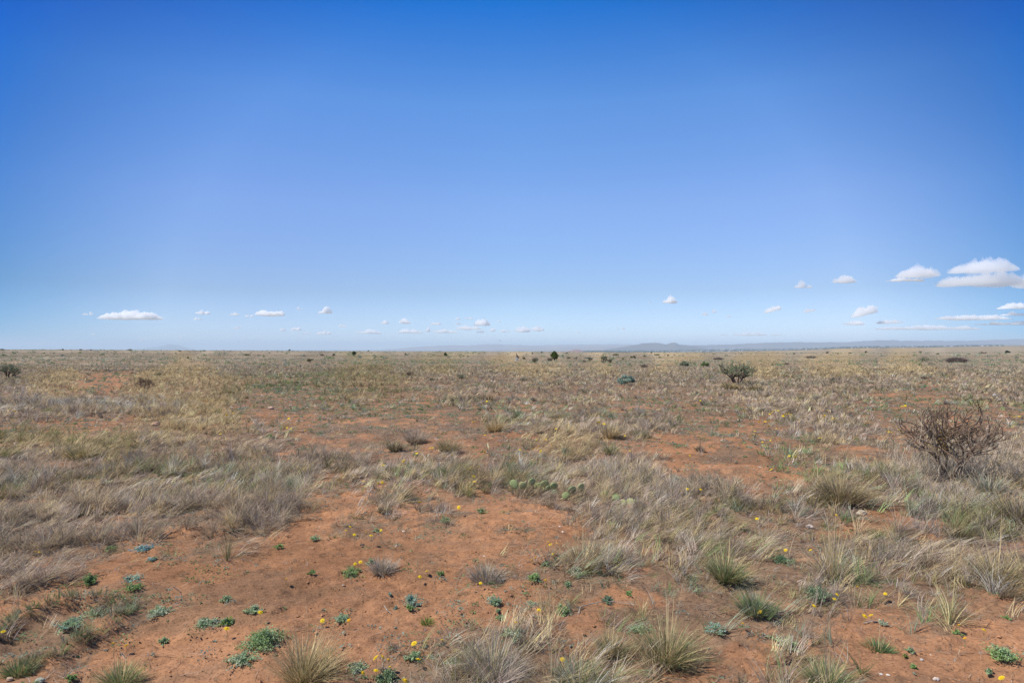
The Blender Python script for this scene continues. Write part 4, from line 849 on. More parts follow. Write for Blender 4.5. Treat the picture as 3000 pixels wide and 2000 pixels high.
# rocks
def rock(px, py, wpx, label, col, flat=0.6):
    p, s = on_ground(px, py); R = wpx/s/2; V_, T_ = blob((0, 0, R*flat*0.55), (R, R*0.75, R*flat), 3, 0.32, int(px))
    V_[:, 2] = np.maximum(V_[:, 2], -R*0.1)
    sp = Soup(); sp.add(V_, T_, np.array(col)*(0.85+0.3*vn(V_[:, 0]/R*3, V_[:, 1]/R*3, 5))[:, None])
    tag(sp.build('rock', M_STONE, loc=p), label, 'rock', 'loose rocks on the ground')
ROCKS = [(474, 1174, 13, 'pinkish white rock standing by the tan grass at left', (0.6, 0.45, 0.36)), (473, 1188, 9, 'small whitish rock just below the pinkish one at left', (0.55, 0.48, 0.4)), (455, 1247, 24, 'flat orange-pink rock on red soil at left', (0.5, 0.3, 0.2)),
 (793, 1199, 19, 'rounded pale pink rock left of centre', (0.55, 0.38, 0.28)), (677, 1196, 11, 'small white rock left of the pale pink one', (0.62, 0.56, 0.5)), (625, 1229, 6, 'tiny white stone on soil at left', (0.7, 0.68, 0.62)),
 (2523, 1508, 30, 'flat beige rock in grass below the large olive tussock', (0.45, 0.38, 0.28)), (2372, 1543, 22, 'pale flat stone left of the tall pale stalks', (0.6, 0.5, 0.42)), (1061, 1597, 14, 'dark brown stone on the bare soil', (0.12, 0.09, 0.07)),
 (1162, 1600, 9, 'whitish pebble right of the dark stone', (0.65, 0.5, 0.42)), (1845, 1488, 16, 'orange rock half hidden in grey grass', (0.5, 0.28, 0.15)), (1899, 1480, 22, 'pinkish rock right of the orange rock', (0.45, 0.28, 0.22)), (1684, 1412, 12, 'pale peach stone behind the prickly pear pads', (0.6, 0.42, 0.3)),
 (118, 1996, 26, 'greenish grey stone at the bottom left edge', (0.35, 0.36, 0.27)), (28, 1996, 20, 'tan stone at the bottom left corner', (0.42, 0.3, 0.2)), (1437, 1735, 10, 'small orange stone below the spreading grey tuft', (0.6, 0.3, 0.17)), (1354, 1860, 7, 'tiny orange pebble at lower centre', (0.6, 0.28, 0.15)),
 (2581, 1976, 11, 'white pebble at lower right, left of two', (0.7, 0.65, 0.58)), (2602, 1978, 11, 'white pebble at lower right, right of two', (0.7, 0.65, 0.58)), (2742, 1992, 20, 'flat pale rock at the bottom right edge', (0.6, 0.5, 0.42)), (2913, 1158, 9, 'small bright white stone on the far right soil', (0.8, 0.8, 0.78)),
 (2700, 1933, 11, 'pale grey pebble right of the low green tuft', (0.55, 0.5, 0.45)), (98, 1778, 12, 'small brown stone on the left bare soil', (0.4, 0.22, 0.14)), (807, 1265, 10, 'white stone on the gravel patch', (0.62, 0.58, 0.52))]
for q_ in ROCKS: rock(*q_)

# fallen dead twigs
def twig(pts, label, rad=0.0035, col=(0.36, 0.31, 0.26)):
    P = [at(*q) for q in pts]; o0 = P[0]; rr = random.Random(int(pts[0][0])); sp = Soup()
    P = [q-o0+Vector((0, 0, 0.008+0.008*(i % 2))) for i, q in enumerate(P)]
    V_, T_ = tube(P, [rad*(1-0.6*i/len(P)) for i in range(len(P))], 6, 0.15, rr); sp.add(V_, T_, col)
    for j in range(1, len(P)-1):
        e = P[j]+Vector((rr.uniform(-.05, .05), rr.uniform(-.05, .05), rr.uniform(.0, .03))); V_, T_ = tube([P[j], P[j].lerp(e, .5)+Vector((0, 0, .004)), e], [rad*.6, rad*.4, rad*.2], 5, .1, rr); sp.add(V_, T_, col)
    tag(sp.build('dead_twig', M_BARK, loc=o0), label, 'twig', 'dead twigs on the soil')
twig([(1695, 1800), (1700, 1785), (1730, 1772), (1765, 1768), (1810, 1766), (1860, 1778)], 'long pale twig lying right of the compact sage plant')
twig([(505, 1718), (525, 1735), (530, 1760)], 'curved thin dark twig on the left bare soil', 0.002, (0.16, 0.12, 0.1)); twig([(488, 1758), (520, 1765), (555, 1772)], 'straight dark twig under the curved one at left', 0.0025, (0.16, 0.12, 0.1))
twig([(1125, 1776), (1135, 1792), (1146, 1800)], 'short forked twig left of the bluish plant', 0.0025); twig([(1860, 1988), (1930, 1990), (2010, 1996)], 'dark twig on bare soil at the bottom right of centre', 0.003, (0.14, 0.11, 0.09))
twig([(2530, 1828), (2560, 1826), (2580, 1824)], 'pale twig beside two yellow flowers at right', 0.0025); twig([(2690, 1478), (2730, 1486), (2780, 1500)], 'long bleached stalk leaning in the grass at right', 0.003, (0.5, 0.45, 0.36))

# yellow flowers
M_PETAL = mat('yellow_petal', color=(0.80, 0.60, 0.02), transl=0.25, rough=0.6); M_DISC = mat('flower_disc', color=(0.70, 0.42, 0.02)); M_STALK = mat('flower_stalk', color=(0.16, 0.22, 0.10)); M_WPET = mat('white_petal', color=(0.80, 0.80, 0.78), transl=0.25)
M_OPET = mat('orange_petal', color=(0.75, 0.38, 0.02), transl=0.25)
def flower_mesh(nm, R, wht=False):
    V = []; T = []; r = random.Random(3); npz = 13
    for ring, (rr_, z0, tilt) in enumerate(((1.0, 0, 0.10), (0.74, 0.08, 0.30))):
        for j in range(npz):
            a = 2*math.pi*(j+ring*.5)/npz; ca, sa = math.cos(a), math.sin(a); b = len(V); wd = 0.15
            for (u, v) in ((0.12, -wd*.5), (0.12, wd*.5), (0.7*rr_, wd), (0.7*rr_, -wd), (rr_, -wd*.5), (rr_, wd*.5)):
                V.append((R*(u*ca-v*sa), R*(u*sa+v*ca), R*(z0+u*tilt*(1-u*0.8))))
            T += [(b, b+1, b+2), (b, b+2, b+3), (b+3, b+2, b+5), (b+3, b+5, b+4)]
    o = mesh_np(nm, V, T, None, M_WPET if wht else M_PETAL, link=False)
    return o
F_ = dict(
 c5=[(886,58),(953,50),(1027,27),(1040,20),(748,170),(851,184),(879,178),(1489,76),(1499,99),(1551,65),(1514,140),(1487,180),(1518,167),(1496,225),(1140,319),(1411,352),(1412,362),(656,487),(627,514),(685,548),(766,527),(801,551),(870,516),(690,745),(727,732),(211,850),(1141,834),(1189,795),(1563,869),(30,1083),(462,1137),(646,1134),(1296,1279),(1100,1300),(881,1393),(921,1416),(833,1400),(933,1465),(835,1487),(744,1500),(1130,1400),(1038,1556)],
 c6=[(254,600),(266,612),(314,608),(283,672),(162,706),(136,716),(232,857),(187,1064),(27,1158),(354,1409),(1605,1161),(1726,1077),(1221,225),(1314,229),(1404,170),(1705,432)],
 c7=[(22,85),(476,410),(122,648),(295,646),(622,897),(482,960),(462,988),(321,1041),(816,953),(673,1106),(717,1100),(1330,1172),(1502,1203),(1369,1262),(1625,1540)],
 c4=[(245,656),(275,658),(93,770),(22,1215),(1578,1196),(788,1300),(877,1312)],
 c2=[(1400,692),(1480,700),(1558,643),(1810,672),(1775,660),(1953,748),(1858,765),(1845,770),(922,685),(910,658),(942,628),(1003,513),(740,438),(625,708),(597,690),(520,590),(990,745),(987,858),(763,880),(685,813),(678,822),(613,832),(632,830),(520,872),(560,884),(440,916),(428,922),(1197,857),(1230,845),(1318,840),(1357,820),(1375,850),(1372,858),(1345,828),(1380,752),(1395,765),(1378,778),(1412,778),(1449,806),(1345,780),(1720,880),(1988,852),(2010,858),(335,318),(355,652),(400,655)],
 c1=[(1500,715),(1518,737),(1780,716),(1977,692),(2004,697),(2054,694),(2048,668),(2103,710),(1990,633),(1608,592),(1562,612),(1940,517),(2217,816),(2281,819),(2152,842),(2125,860),(1118,695),(100,580)],
 c3=[(122,507),(200,500),(575,510),(600,508),(452,560),(463,557),(423,580),(640,575),(655,578),(628,583),(615,590),(600,600),(662,580),(700,605),(715,600),(730,598),(745,603),(692,616),(568,655),(593,655),(528,658),(435,687),(477,692),(498,713),(503,690),(592,678),(645,697),(565,715),(316,720),(430,722),(492,735),(462,765),(475,767),(485,772),(421,803),(205,704),(42,716),(50,888),(12,805),(550,790),(605,778),(668,768),(755,850),(780,815),(803,830),(735,890),(778,892),(735,908),(1248,845),(1135,656),(1075,490),(1405,716),(1420,720),(1440,722),(1495,703),(1505,718),(1462,660),(1528,645),(1510,548),(1522,550),(1535,545),(1480,432),(1460,428),(2090,570),(2275,625),(2290,622),(2320,620),(2345,537),(975,620),(980,610),(1030,632),(1048,633),(970,685),(945,745),(952,762),(938,768)])
CR = dict(c1=(0, 960, 2.352), c2=(1000, 960, 2.352), c3=(2000, 960, 2.352), c4=(0, 1340, 2.376), c5=(750, 1340, 2.376), c6=(1500, 1340, 2.376), c7=(2250, 1340, 2.376))
FL = [(CR[k][0]+a/CR[k][2], CR[k][1]+b/CR[k][2]) for k, v in F_.items() for a, b in v]
MARKS = [((897, 1930), 'the big spiky bottom tussock'), ((1955, 1880), 'the upright straw tussock'), ((2462, 1430), 'the large round olive tussock'), ((2920, 1660), 'the tussock at the right edge'), ((1452, 1245), 'the spiky straw tussock'),
 ((1158, 1300), 'the dark brown tussock'), ((1313, 1300), 'the broad grey-brown tussock'), ((2436, 1620), 'the tall pale stalks'), ((1124, 1490), 'the small rusty tuft'), ((2572, 1890), 'the low bright green tuft'), ((1690, 1960), 'the wide green bottom tussock'),
 ((2215, 1760), 'the grey-topped tuft'), ((1253, 1815), 'the tiny vivid green tuft'), ((1120, 1660), 'the pale grey dead tuft'), ((1425, 1685), 'the spreading grey tuft'), ((1705, 1620), 'the straw tuft with stalks'), ((250, 1320), 'the olive-yellow left tussock'),
 ((1570, 1430), 'the largest prickly pear'), ((1822, 1465), 'the yellowish prickly pear'), ((2790, 1320), 'the dead brown cholla'), ((2160, 1100), 'the green cholla'), ((2300, 1325), 'the yellow-dotted green patch'), ((800, 1195), 'the pale pink rock'), ((455, 1245), 'the orange-pink rock'),
 ((1645, 1785), 'the compact sage plant'), ((770, 1870), 'the broad silvery mat'), ((420, 1605), 'the turquoise plant'), ((350, 1850), 'the grassy bank'), ((2108, 1390), 'the burrow mound'), ((1835, 1115), 'the blue-green bush'), ((2803, 1055), 'the very wide shrub'), ((1656, 1315), 'the upright blue-green plant'), ((1790, 1315), 'the lone yellowish tuft'), ((2010, 1170), 'the red strip left of the cholla'), ((2600, 1180), 'the open soil behind the cholla')]
ORD = ['nearest', 'second', 'third', 'fourth', 'fifth', 'sixth', 'seventh', 'eighth', 'ninth', 'tenth', 'eleventh', 'twelfth', 'thirteenth', 'fourteenth', 'fifteenth', 'sixteenth', 'seventeenth', 'eighteenth', 'nineteenth', 'twentieth', 'twenty-first', 'twenty-second', 'twenty-third', 'twenty-fourth', 'twenty-fifth', 'twenty-sixth', 'twenty-seventh', 'twenty-eighth', 'twenty-ninth', 'thirtieth']
grp = {}
for i, (px, py) in enumerate(FL):
    j = min(range(len(MARKS)), key=lambda m: math.hypot(MARKS[m][0][0]-px, (MARKS[m][0][1]-py)*1.6))
    dx, dy = px-MARKS[j][0][0], (py-MARKS[j][0][1])*1.6
    sd = ('right of' if dx > 0 else 'left of') if abs(dx) > abs(dy) else ('below' if dy > 0 else 'above')
    grp.setdefault((j, sd), []).append((math.hypot(dx, dy), i))
flab = {}
for (j, sd), v in grp.items():
    v.sort()
    for n_, (dd, i) in enumerate(v):
        flab[i] = ('yellow daisy %s %s' if len(v) == 1 else ORD[min(n_, 29)]+(' yellow daisy ' if n_ == 0 else ' nearest yellow daisy ')+'%s %s') % (sd, MARKS[j][1])
proto = flower_mesh('flower_head', 0.0165)
dv, dt = blob((0, 0, 0.003), (0.0062, 0.0062, 0.004), 2, 0.1, 3); disc_me = mesh_np('flower_disc', dv, dt, None, M_DISC, link=False).data
sv, stt = tube([(0, 0, 0), (0.004, 0.002, 0.5), (0, 0, 1)], [0.0010, 0.0009, 0.0008], 6); stem_me = mesh_np('flower_stem', sv, stt, None, M_STALK, link=False).data
head_me = proto.data; me_o = head_me.copy(); me_o.materials.clear(); me_o.materials.append(M_OPET); me_w = head_me.copy(); me_w.materials.clear(); me_w.materials.append(M_WPET)
fr = random.Random(8)
def flower(px, py, lab, grpn='yellow daisies scattered over the ground', me=None, cat='flower', sz=1.0, nm='yellow_daisy'):
    p = at(px, py+6*max(0, (py-1200)/800)+1.5); s = F/p.y
    h = (0.035+0.03*fr.random()) if py > 1600 else (0.07+0.03*fr.random()) if py > 1250 else 0.17*fr.uniform(0.8, 1.1)
    # stand it nearer so that its head shows at the seen spot
    p = at(px, py+h*s*0.92); p = Vector(p)
    o = thing(nm, lab, cat, p, grpn)
    sc_ = sz*fr.uniform(0.8, 1.15)*(0.92 if py > 1500 else 1.2 if py > 1250 else 1.8)
    hd = bpy.data.objects.new('flower_head', me or head_me); hd.parent = o; hd.location = (0, 0, h); hd.scale = (sc_,)*3
    hd.rotation_euler = (fr.uniform(0.15, 0.75), fr.uniform(-0.5, 0.1), fr.uniform(0, 6)); hd.rotation_euler.x *= 1
    COL.objects.link(hd)
    st_ = bpy.data.objects.new('stem', stem_me); st_.parent = o; st_.scale = (1, 1, h); COL.objects.link(st_)
    if py > 1400:
        dc = bpy.data.objects.new('flower_disc', disc_me); dc.parent = hd; COL.objects.link(dc)
for i, (px, py) in enumerate(FL):
    orange = (abs(px-(2250+1369/2.376)) < 2) or (abs(px-(750+646/2.376)) < 2) or abs(px-(1500+27/2.376)) < 2
    flower(px, py, flab[i].replace('yellow', 'orange') if orange else flab[i], me=me_o if orange else None, sz=0.7 if orange else 1.0)
flower(1286, 1674, 'white flower on the small dark rosette at lower centre', 'white flowers', me_w, sz=0.9, nm='white_flower')
flower(1689, 1646, 'white flower above the leafy sage plant', 'white flowers', me_w, sz=0.9, nm='white_flower')

# ------------------------------------------------------------------ the walking person and the bag
def skin_obj(name, joints, edges, m, parent, sub=2):
    me = bpy.data.meshes.new(name); me.from_pydata([j[0] for j in joints], edges, []); ob = bpy.data.objects.new(name, me); COL.objects.link(ob)
    sk = ob.modifiers.new('skin', 'SKIN'); sk.use_smooth_shade = True; ss = ob.modifiers.new('sub', 'SUBSURF'); ss.levels = sub; ss.render_levels = sub
    for i, j in enumerate(joints):
        rr_ = j[1] if isinstance(j[1], tuple) else (j[1], j[1]); me.skin_vertices[0].data[i].radius = rr_; me.skin_vertices[0].data[i].use_root = (i == 0)
    dg = bpy.context.evaluated_depsgraph_get(); m2_ = bpy.data.meshes.new_from_object(ob.evaluated_get(dg)); m2_.name = name
    bpy.data.objects.remove(ob); o2 = bpy.data.objects.new(name, m2_); m2_.materials.clear(); m2_.materials.append(m)
    for f in m2_.polygons: f.use_smooth = True
    o2.parent = parent; COL.objects.link(o2); return o2
M_SKIN = mat('skin', color=(0.45, 0.27, 0.19), rough=0.6); M_JACK = mat('black_cloth', color=(0.018, 0.018, 0.024)); M_JEAN = mat('pale_denim', color=(0.50, 0.60, 0.68)); M_SHOE = mat('shoe', color=(0.20, 0.16, 0.12)); M_CAP = mat('cap_cloth', color=(0.03, 0.028, 0.03)); M_BAG = mat('bag_cloth', color=(0.02, 0.022, 0.03))
pp, ps = on_ground(1515, 1060.3)
per = thing('person', 'person in a black jacket, dark cap and pale jeans striding left across the plain', 'person', pp, None, 0)
B = [((0.04, 0, 0.95), .12), ((0.02, 0, 1.12), .13), ((-0.02, 0, 1.30), (.15, .12)), ((-0.05, 0, 1.42), .11), ((-0.075, 0, 1.50), .055), ((-0.10, 0, 1.60), (.085, .10)), ((-0.11, 0, 1.70), (.075, .09)), ((-0.185, 0, 1.60), .022),
     ((-0.03, -0.18, 1.40), .055), ((-0.06, -0.22, 1.14), .042), ((-0.26, -0.20, 1.02), .032), ((-0.33, -0.20, 1.00), (.035, .02)),
     ((-0.03, 0.18, 1.40), .055), ((0.12, 0.22, 1.16), .042), ((0.22, 0.22, 0.95), .032), ((0.24, 0.22, 0.87), (.035, .02)),
     ((0.0, -0.10, 0.90), .10), ((-0.16, -0.11, 0.52), .062), ((-0.32, -0.11, 0.12), .042), ((-0.37, -0.11, 0.05), .04), ((-0.50, -0.11, 0.04), .035),
     ((0.06, 0.10, 0.90), .10), ((0.17, 0.11, 0.50), .062), ((0.40, 0.11, 0.16), .042), ((0.42, 0.11, 0.07), .04), ((0.31, 0.11, 0.03), .035)]
Ed = [(0, 1), (1, 2), (2, 3), (3, 4), (4, 5), (5, 6), (5, 7), (3, 8), (8, 9), (9, 10), (10, 11), (3, 12), (12, 13), (13, 14), (14, 15), (0, 16), (16, 17), (17, 18), (18, 19), (19, 20), (0, 21), (21, 22), (22, 23), (23, 24), (24, 25)]
for side_, root, dx, dz in ((-1, 11, -1, -0.25), (1, 15, 0.15, -1)):      # five fingers on each hand
    bx, by, bz = B[root][0]
    for f_ in range(5):
        off = (f_-2)*0.018; ln = (0.06, 0.085, 0.09, 0.08, 0.055)[f_]
        q1 = (bx+dx*ln*0.5-(0.01 if f_ == 0 else 0), by+off*(1.6 if f_ == 0 else 1), bz+dz*ln*0.5); q2 = (bx+dx*ln*0.8, by+off*(1.8 if f_ == 0 else 1.05), bz+dz*ln*0.8-0.025)
        k0 = len(B); B += [(q1, .009), (q2, .008)]; Ed += [(root, k0), (k0, k0+1)]
skin_obj('body', B, Ed, M_SKIN, per)
skin_obj('jacket', [((0.03, 0, 0.93), (.16, .15)), ((0.02, 0, 1.12), .155), ((-0.02, 0, 1.30), (.17, .14)), ((-0.045, 0, 1.41), .13), ((-0.03, -0.19, 1.40), .075), ((-0.06, -0.23, 1.14), .06), ((-0.22, -0.21, 1.04), .05), ((-0.03, 0.19, 1.40), .075), ((0.12, 0.23, 1.16), .06), ((0.20, 0.23, 0.99), .05), ((-0.07, 0, 1.48), .075)],
     [(0, 1), (1, 2), (2, 3), (3, 4), (4, 5), (5, 6), (3, 7), (7, 8), (8, 9), (3, 10)], M_JACK, per)
skin_obj('jeans', [((0.04, 0, 0.96), (.15, .14)), ((0.0, -0.10, 0.88), .12), ((-0.16, -0.11, 0.52), .09), ((-0.31, -0.11, 0.14), .075), ((0.06, 0.10, 0.88), .12), ((0.17, 0.11, 0.50), .09), ((0.38, 0.11, 0.18), .075)], [(0, 1), (1, 2), (2, 3), (0, 4), (4, 5), (5, 6)], M_JEAN, per)
skin_obj('cap', [((-0.10, 0, 1.70), (.115, .105)), ((-0.10, 0, 1.76), .08), ((-0.20, 0, 1.69), (.05, .02)), ((-0.26, 0, 1.68), (.05, .012))], [(0, 1), (0, 2), (2, 3)], M_CAP, per)
for q_, nm_ in (((-0.37, -0.11, 0.05), 'shoe'), ((0.42, 0.11, 0.07), 'shoe')):
    skin_obj(nm_, [(q_, (.055, .055)), ((q_[0]-0.08, q_[1], q_[2]-0.015), (.05, .045)), ((q_[0]-0.17, q_[1], q_[2]-0.02), (.045, .035))], [(0, 1), (1, 2)], M_SHOE, per)
bag = thing('shoulder_bag', 'black shoulder bag hanging behind the walking person\'s hip', 'bag', pp+Vector((0.26, -0.20, 0.85)))
bv, bt = blob((0, 0, 0.10), (0.13, 0.09, 0.16), 3, 0.12, 4); s_ = Soup(); s_.add(bv, bt, (0.02, 0.022, 0.03)); s_.build('pouch', M_BAG, parent=bag, smooth=True)
V_, T_ = tube([(0, 0, 0.22), (-0.08, 0.02, 0.40), (-0.22, 0.08, 0.60), (-0.30, 0.12, 0.68)], [0.014]*4, 6); s_ = Soup(); s_.add(V_, T_, (0.02, 0.022, 0.03)); s_.build('strap', M_BAG, parent=bag)

# ------------------------------------------------------------------ the town on the valley floor, ten to twenty-five kilometres away
r = np.random.default_rng(55)
def town_pts(n, d0, d1, u0, u1):
    yy = r.uniform(d0, d1, n); xx = r.uniform(u0, u1, n)*yy; s_ = fbm(xx/900, yy/1600, 401, 3) > 0.42
    xx, yy = xx[s_], yy[s_]; return xx, yy, gz(xx, yy)
tt = Soup()
xx, yy, zz = town_pts(5200, 11000, 24000, 0.10, 0.72); n = len(xx); c0 = blob((0, 0, 0), (1, 1, 1), 1, 0.3, 2)
sz = r.uniform(9, 26, n)*yy/15000
V = c0[0][None]*np.stack([sz*1.5, sz, sz*0.45], -1)[:, None]+np.stack([xx, yy, zz+sz*0.3], -1)[:, None]
tt.add(V.reshape(-1, 3), (c0[1][None]+(np.arange(n)*len(c0[0]))[:, None, None]).reshape(-1, 3), np.repeat(np.array((0.035, 0.06, 0.035))*r.uniform(0.6, 1.4, (n, 1)), len(c0[0]), 0))
o = tt.build('distant_woods', M_LEAF); o['kind'] = 'stuff'; o['label'] = 'belt of dark trees through the far-off town'
BOX = np.array([(-1, -1, 0), (1, -1, 0), (1, 1, 0), (-1, 1, 0), (-1, -1, 1), (1, -1, 1), (1, 1, 1), (-1, 1, 1), (0, -1.02, 1.45), (0, 1.02, 1.45)], float)
BT = np.array([(0, 1, 5), (0, 5, 4), (1, 2, 6), (1, 6, 5), (2, 3, 7), (2, 7, 6), (3, 0, 4), (3, 4, 7), (4, 5, 8), (7, 9, 6), (5, 6, 9), (5, 9, 8), (4, 8, 9), (4, 9, 7)])
tt = Soup(); xx, yy, zz = town_pts(1500, 11000, 24000, 0.14, 0.72); n = len(xx)
V = BOX[None]*np.stack([r.uniform(8, 22, n), r.uniform(8, 22, n), r.uniform(5, 11, n)], -1)[:, None]*(yy/15000)[:, None, None]+np.stack([xx, yy, zz], -1)[:, None]
tt.add(V.reshape(-1, 3), (BT[None]+(np.arange(n)*10)[:, None, None]).reshape(-1, 3), np.repeat(np.array([(0.75, 0.73, 0.7), (0.5, 0.42, 0.35), (0.6, 0.6, 0.62)])[r.integers(0, 3, n)], 10, 0))
o = tt.build('distant_houses', M_STONE); o['kind'] = 'stuff'; o['label'] = 'hundreds of tiny pale houses of the far-off town'
M_WH = mat('white_roof', color=(0.80, 0.80, 0.78)); M_WW = mat('white_wall', color=(0.65, 0.62, 0.58))
for (px, py, w_, lab) in ((2052, 1013.5, 20, 'long low white warehouse, leftmost in the far town'), (2078, 1016.5, 9, 'short white warehouse second from the left in the far town'), (2100, 1016, 8, 'small white warehouse in the middle of the far town row'), (2126, 1017, 14, 'white warehouse right of the middle in the far town'), (2152, 1016.5, 12, 'bright white warehouse near the end of the far town row'), (2174, 1016.5, 14, 'long white warehouse, rightmost in the far town')):
    dd_ = np.linspace(12000, 30000, 400); uu_ = (px-HX)/F; rw = HY+F*(EYE-gz(uu_*dd_, dd_))/dd_; d = float(dd_[np.argmin(np.abs(rw-py-2))]); x = uu_*d; wm = w_/F*d; gzv = float(gz(np.array([x]), np.array([d]))[0])
    o = thing('warehouse', lab, 'warehouse', (x, d, gzv), 'white warehouses in the far town'); hh = 22.0
    for nm_, sx, sy, z0, z1, mt in (('wall', wm/2, 60, 0, hh, M_WW), ('roof', wm/2+3, 63, hh, hh+8, M_WH)):
        Vb = BOX.copy()*np.array([sx, sy, z1-z0]); Vb[:, 2] += z0
        mesh_np(nm_, Vb if nm_ == 'roof' else Vb[:8], BT if nm_ == 'roof' else np.concatenate([BT[:8], [(4, 5, 6), (4, 6, 7)]]), None, mt, parent=o)

# ------------------------------------------------------------------ clouds
def cloud_mat(dens, alb=0.97):
    m = bpy.data.materials.new('cloud_vapour'); m.use_nodes = True; t = m.node_tree; t.nodes.clear()
    o_ = N(t, 'ShaderNodeOutputMaterial'); v_ = N(t, 'ShaderNodeVolumeScatter'); v_.inputs['Color'].default_value = (alb, alb+0.004, min(1, alb+0.014), 1)
    v_.inputs['Density'].default_value = dens; v_.inputs['Anisotropy'].default_value = 0.15
    t.links.new(v_.outputs[0], o_.inputs['Volume']); return m
CL = [ # centre x, y, width, height, opacity, look
 (392, 919, 185, 27, 1, 'wide flat-based white cloud'), (261, 915, 36, 14, .5, 'small grey cloud'), (594, 911, 38, 15, .8, 'small peaked cloud'), (579, 931, 40, 9, .6, 'thin flat cloud'), (686, 915, 36, 15, .8, 'small wedge-shaped cloud'),
 (731, 924, 38, 7, .6, 'thin pale strip of cloud'), (790, 912, 82, 20, 1, 'lens-shaped white cloud'), (878, 901, 16, 9, .5, 'tiny round cloud'), (953, 906, 40, 20, 1, 'bright peaked cloud'), (693, 956, 24, 12, .7, 'tiny low cloud'),
 (831, 962, 30, 13, .7, 'small low puff'), (870, 961, 38, 13, .8, 'low white puff'), (901, 974, 34, 9, .7, 'low flat puff'), (948, 972, 46, 13, .8, 'low broad puff'), (270, 977, 20, 6, .4, 'faint tiny cloud'), (421, 993, 26, 8, .5, 'faint low cloud'),
 (535, 988, 22, 5, .5, 'faint flat cloud'), (1008, 951, 35, 9, .7, 'small flat cloud'), (1128, 940, 26, 14, .8, 'small round cloud'), (1183, 937, 42, 18, 1, 'bright white puff'), (1272, 942, 40, 18, 1, 'bright lumpy puff'),
 (1372, 927, 26, 12, .9, 'small high puff'), (1343, 931, 18, 9, .7, 'tiny high puff'), (1410, 942, 50, 20, 1, 'bright layered cloud'), (1459, 940, 16, 6, .6, 'tiny flat cloud'), (1342, 946, 18, 7, .6, 'tiny faint puff'),
 (1081, 970, 80, 12, .8, 'long flat low cloud'), (1200, 968, 75, 13, .7, 'long pale low cloud'), (1257, 963, 26, 14, .9, 'rounded low puff'), (1306, 967, 70, 14, .8, 'low ragged cloud'), (1374, 957, 70, 14, .6, 'faint hazy cloud'),
 (1442, 963, 24, 12, .8, 'double low puff'), (1408, 969, 30, 8, .6, 'thin low cloud'), (1476, 967, 34, 10, .7, 'flat low puff'), (1536, 961, 60, 20, .9, 'large low puff'), (1574, 960, 42, 16, .9, 'low white puff'),
 (1468, 996, 22, 8, .5, 'faint very low cloud'), (1695, 972, 20, 5, .5, 'tiny flat low cloud'), (1818, 959, 28, 8, .7, 'small low cloud'), (1963, 873, 48, 26, 1, 'lone bright cloud'), (1903, 883, 10, 6, .4, 'tiny faint cloud'),
 (2064, 917, 28, 10, .35, 'very faint cloud'), (2091, 910, 18, 10, .3, 'faint tiny cloud'), (2136, 926, 20, 6, .35, 'faint flat cloud'), (2270, 901, 52, 18, .6, 'thin slanting cloud'), (2374, 906, 46, 14, .35, 'faint slanting wisp'),
 (2533, 905, 66, 32, 1, 'bright slanting cloud'), (2506, 944, 75, 13, .6, 'pale flat low cloud'), (2604, 939, 70, 14, .6, 'pale ragged low cloud'), (2850, 928, 260, 14, .6, 'long pale band of cloud'), (2970, 917, 70, 14, .8, 'bright low cloud at the edge'), (2965, 895, 76, 17, .8, 'flat cloud at the right edge'),
 (2353, 830, 48, 22, .55, 'small greyish cloud'), (2475, 815, 70, 22, .45, 'greyish flat cloud'), (2688, 791, 122, 34, .5, 'bright-topped cloud with grey foot'), (2662, 818, 140, 10, .6, 'thin grey strip under the bright-topped cloud'),
 (2880, 776, 150, 36, .36, 'white upper crown of the big cloud'), (2925, 815, 350, 40, .32, 'big long grey-based cloud'), (2200, 978, 200, 8, .5, 'faint hazy streak'), (2720, 958, 330, 12, .45, 'faint hazy band'), (2950, 945, 180, 12, .5, 'faint hazy bank of cloud')]
CL.sort(key=lambda c: c[0])
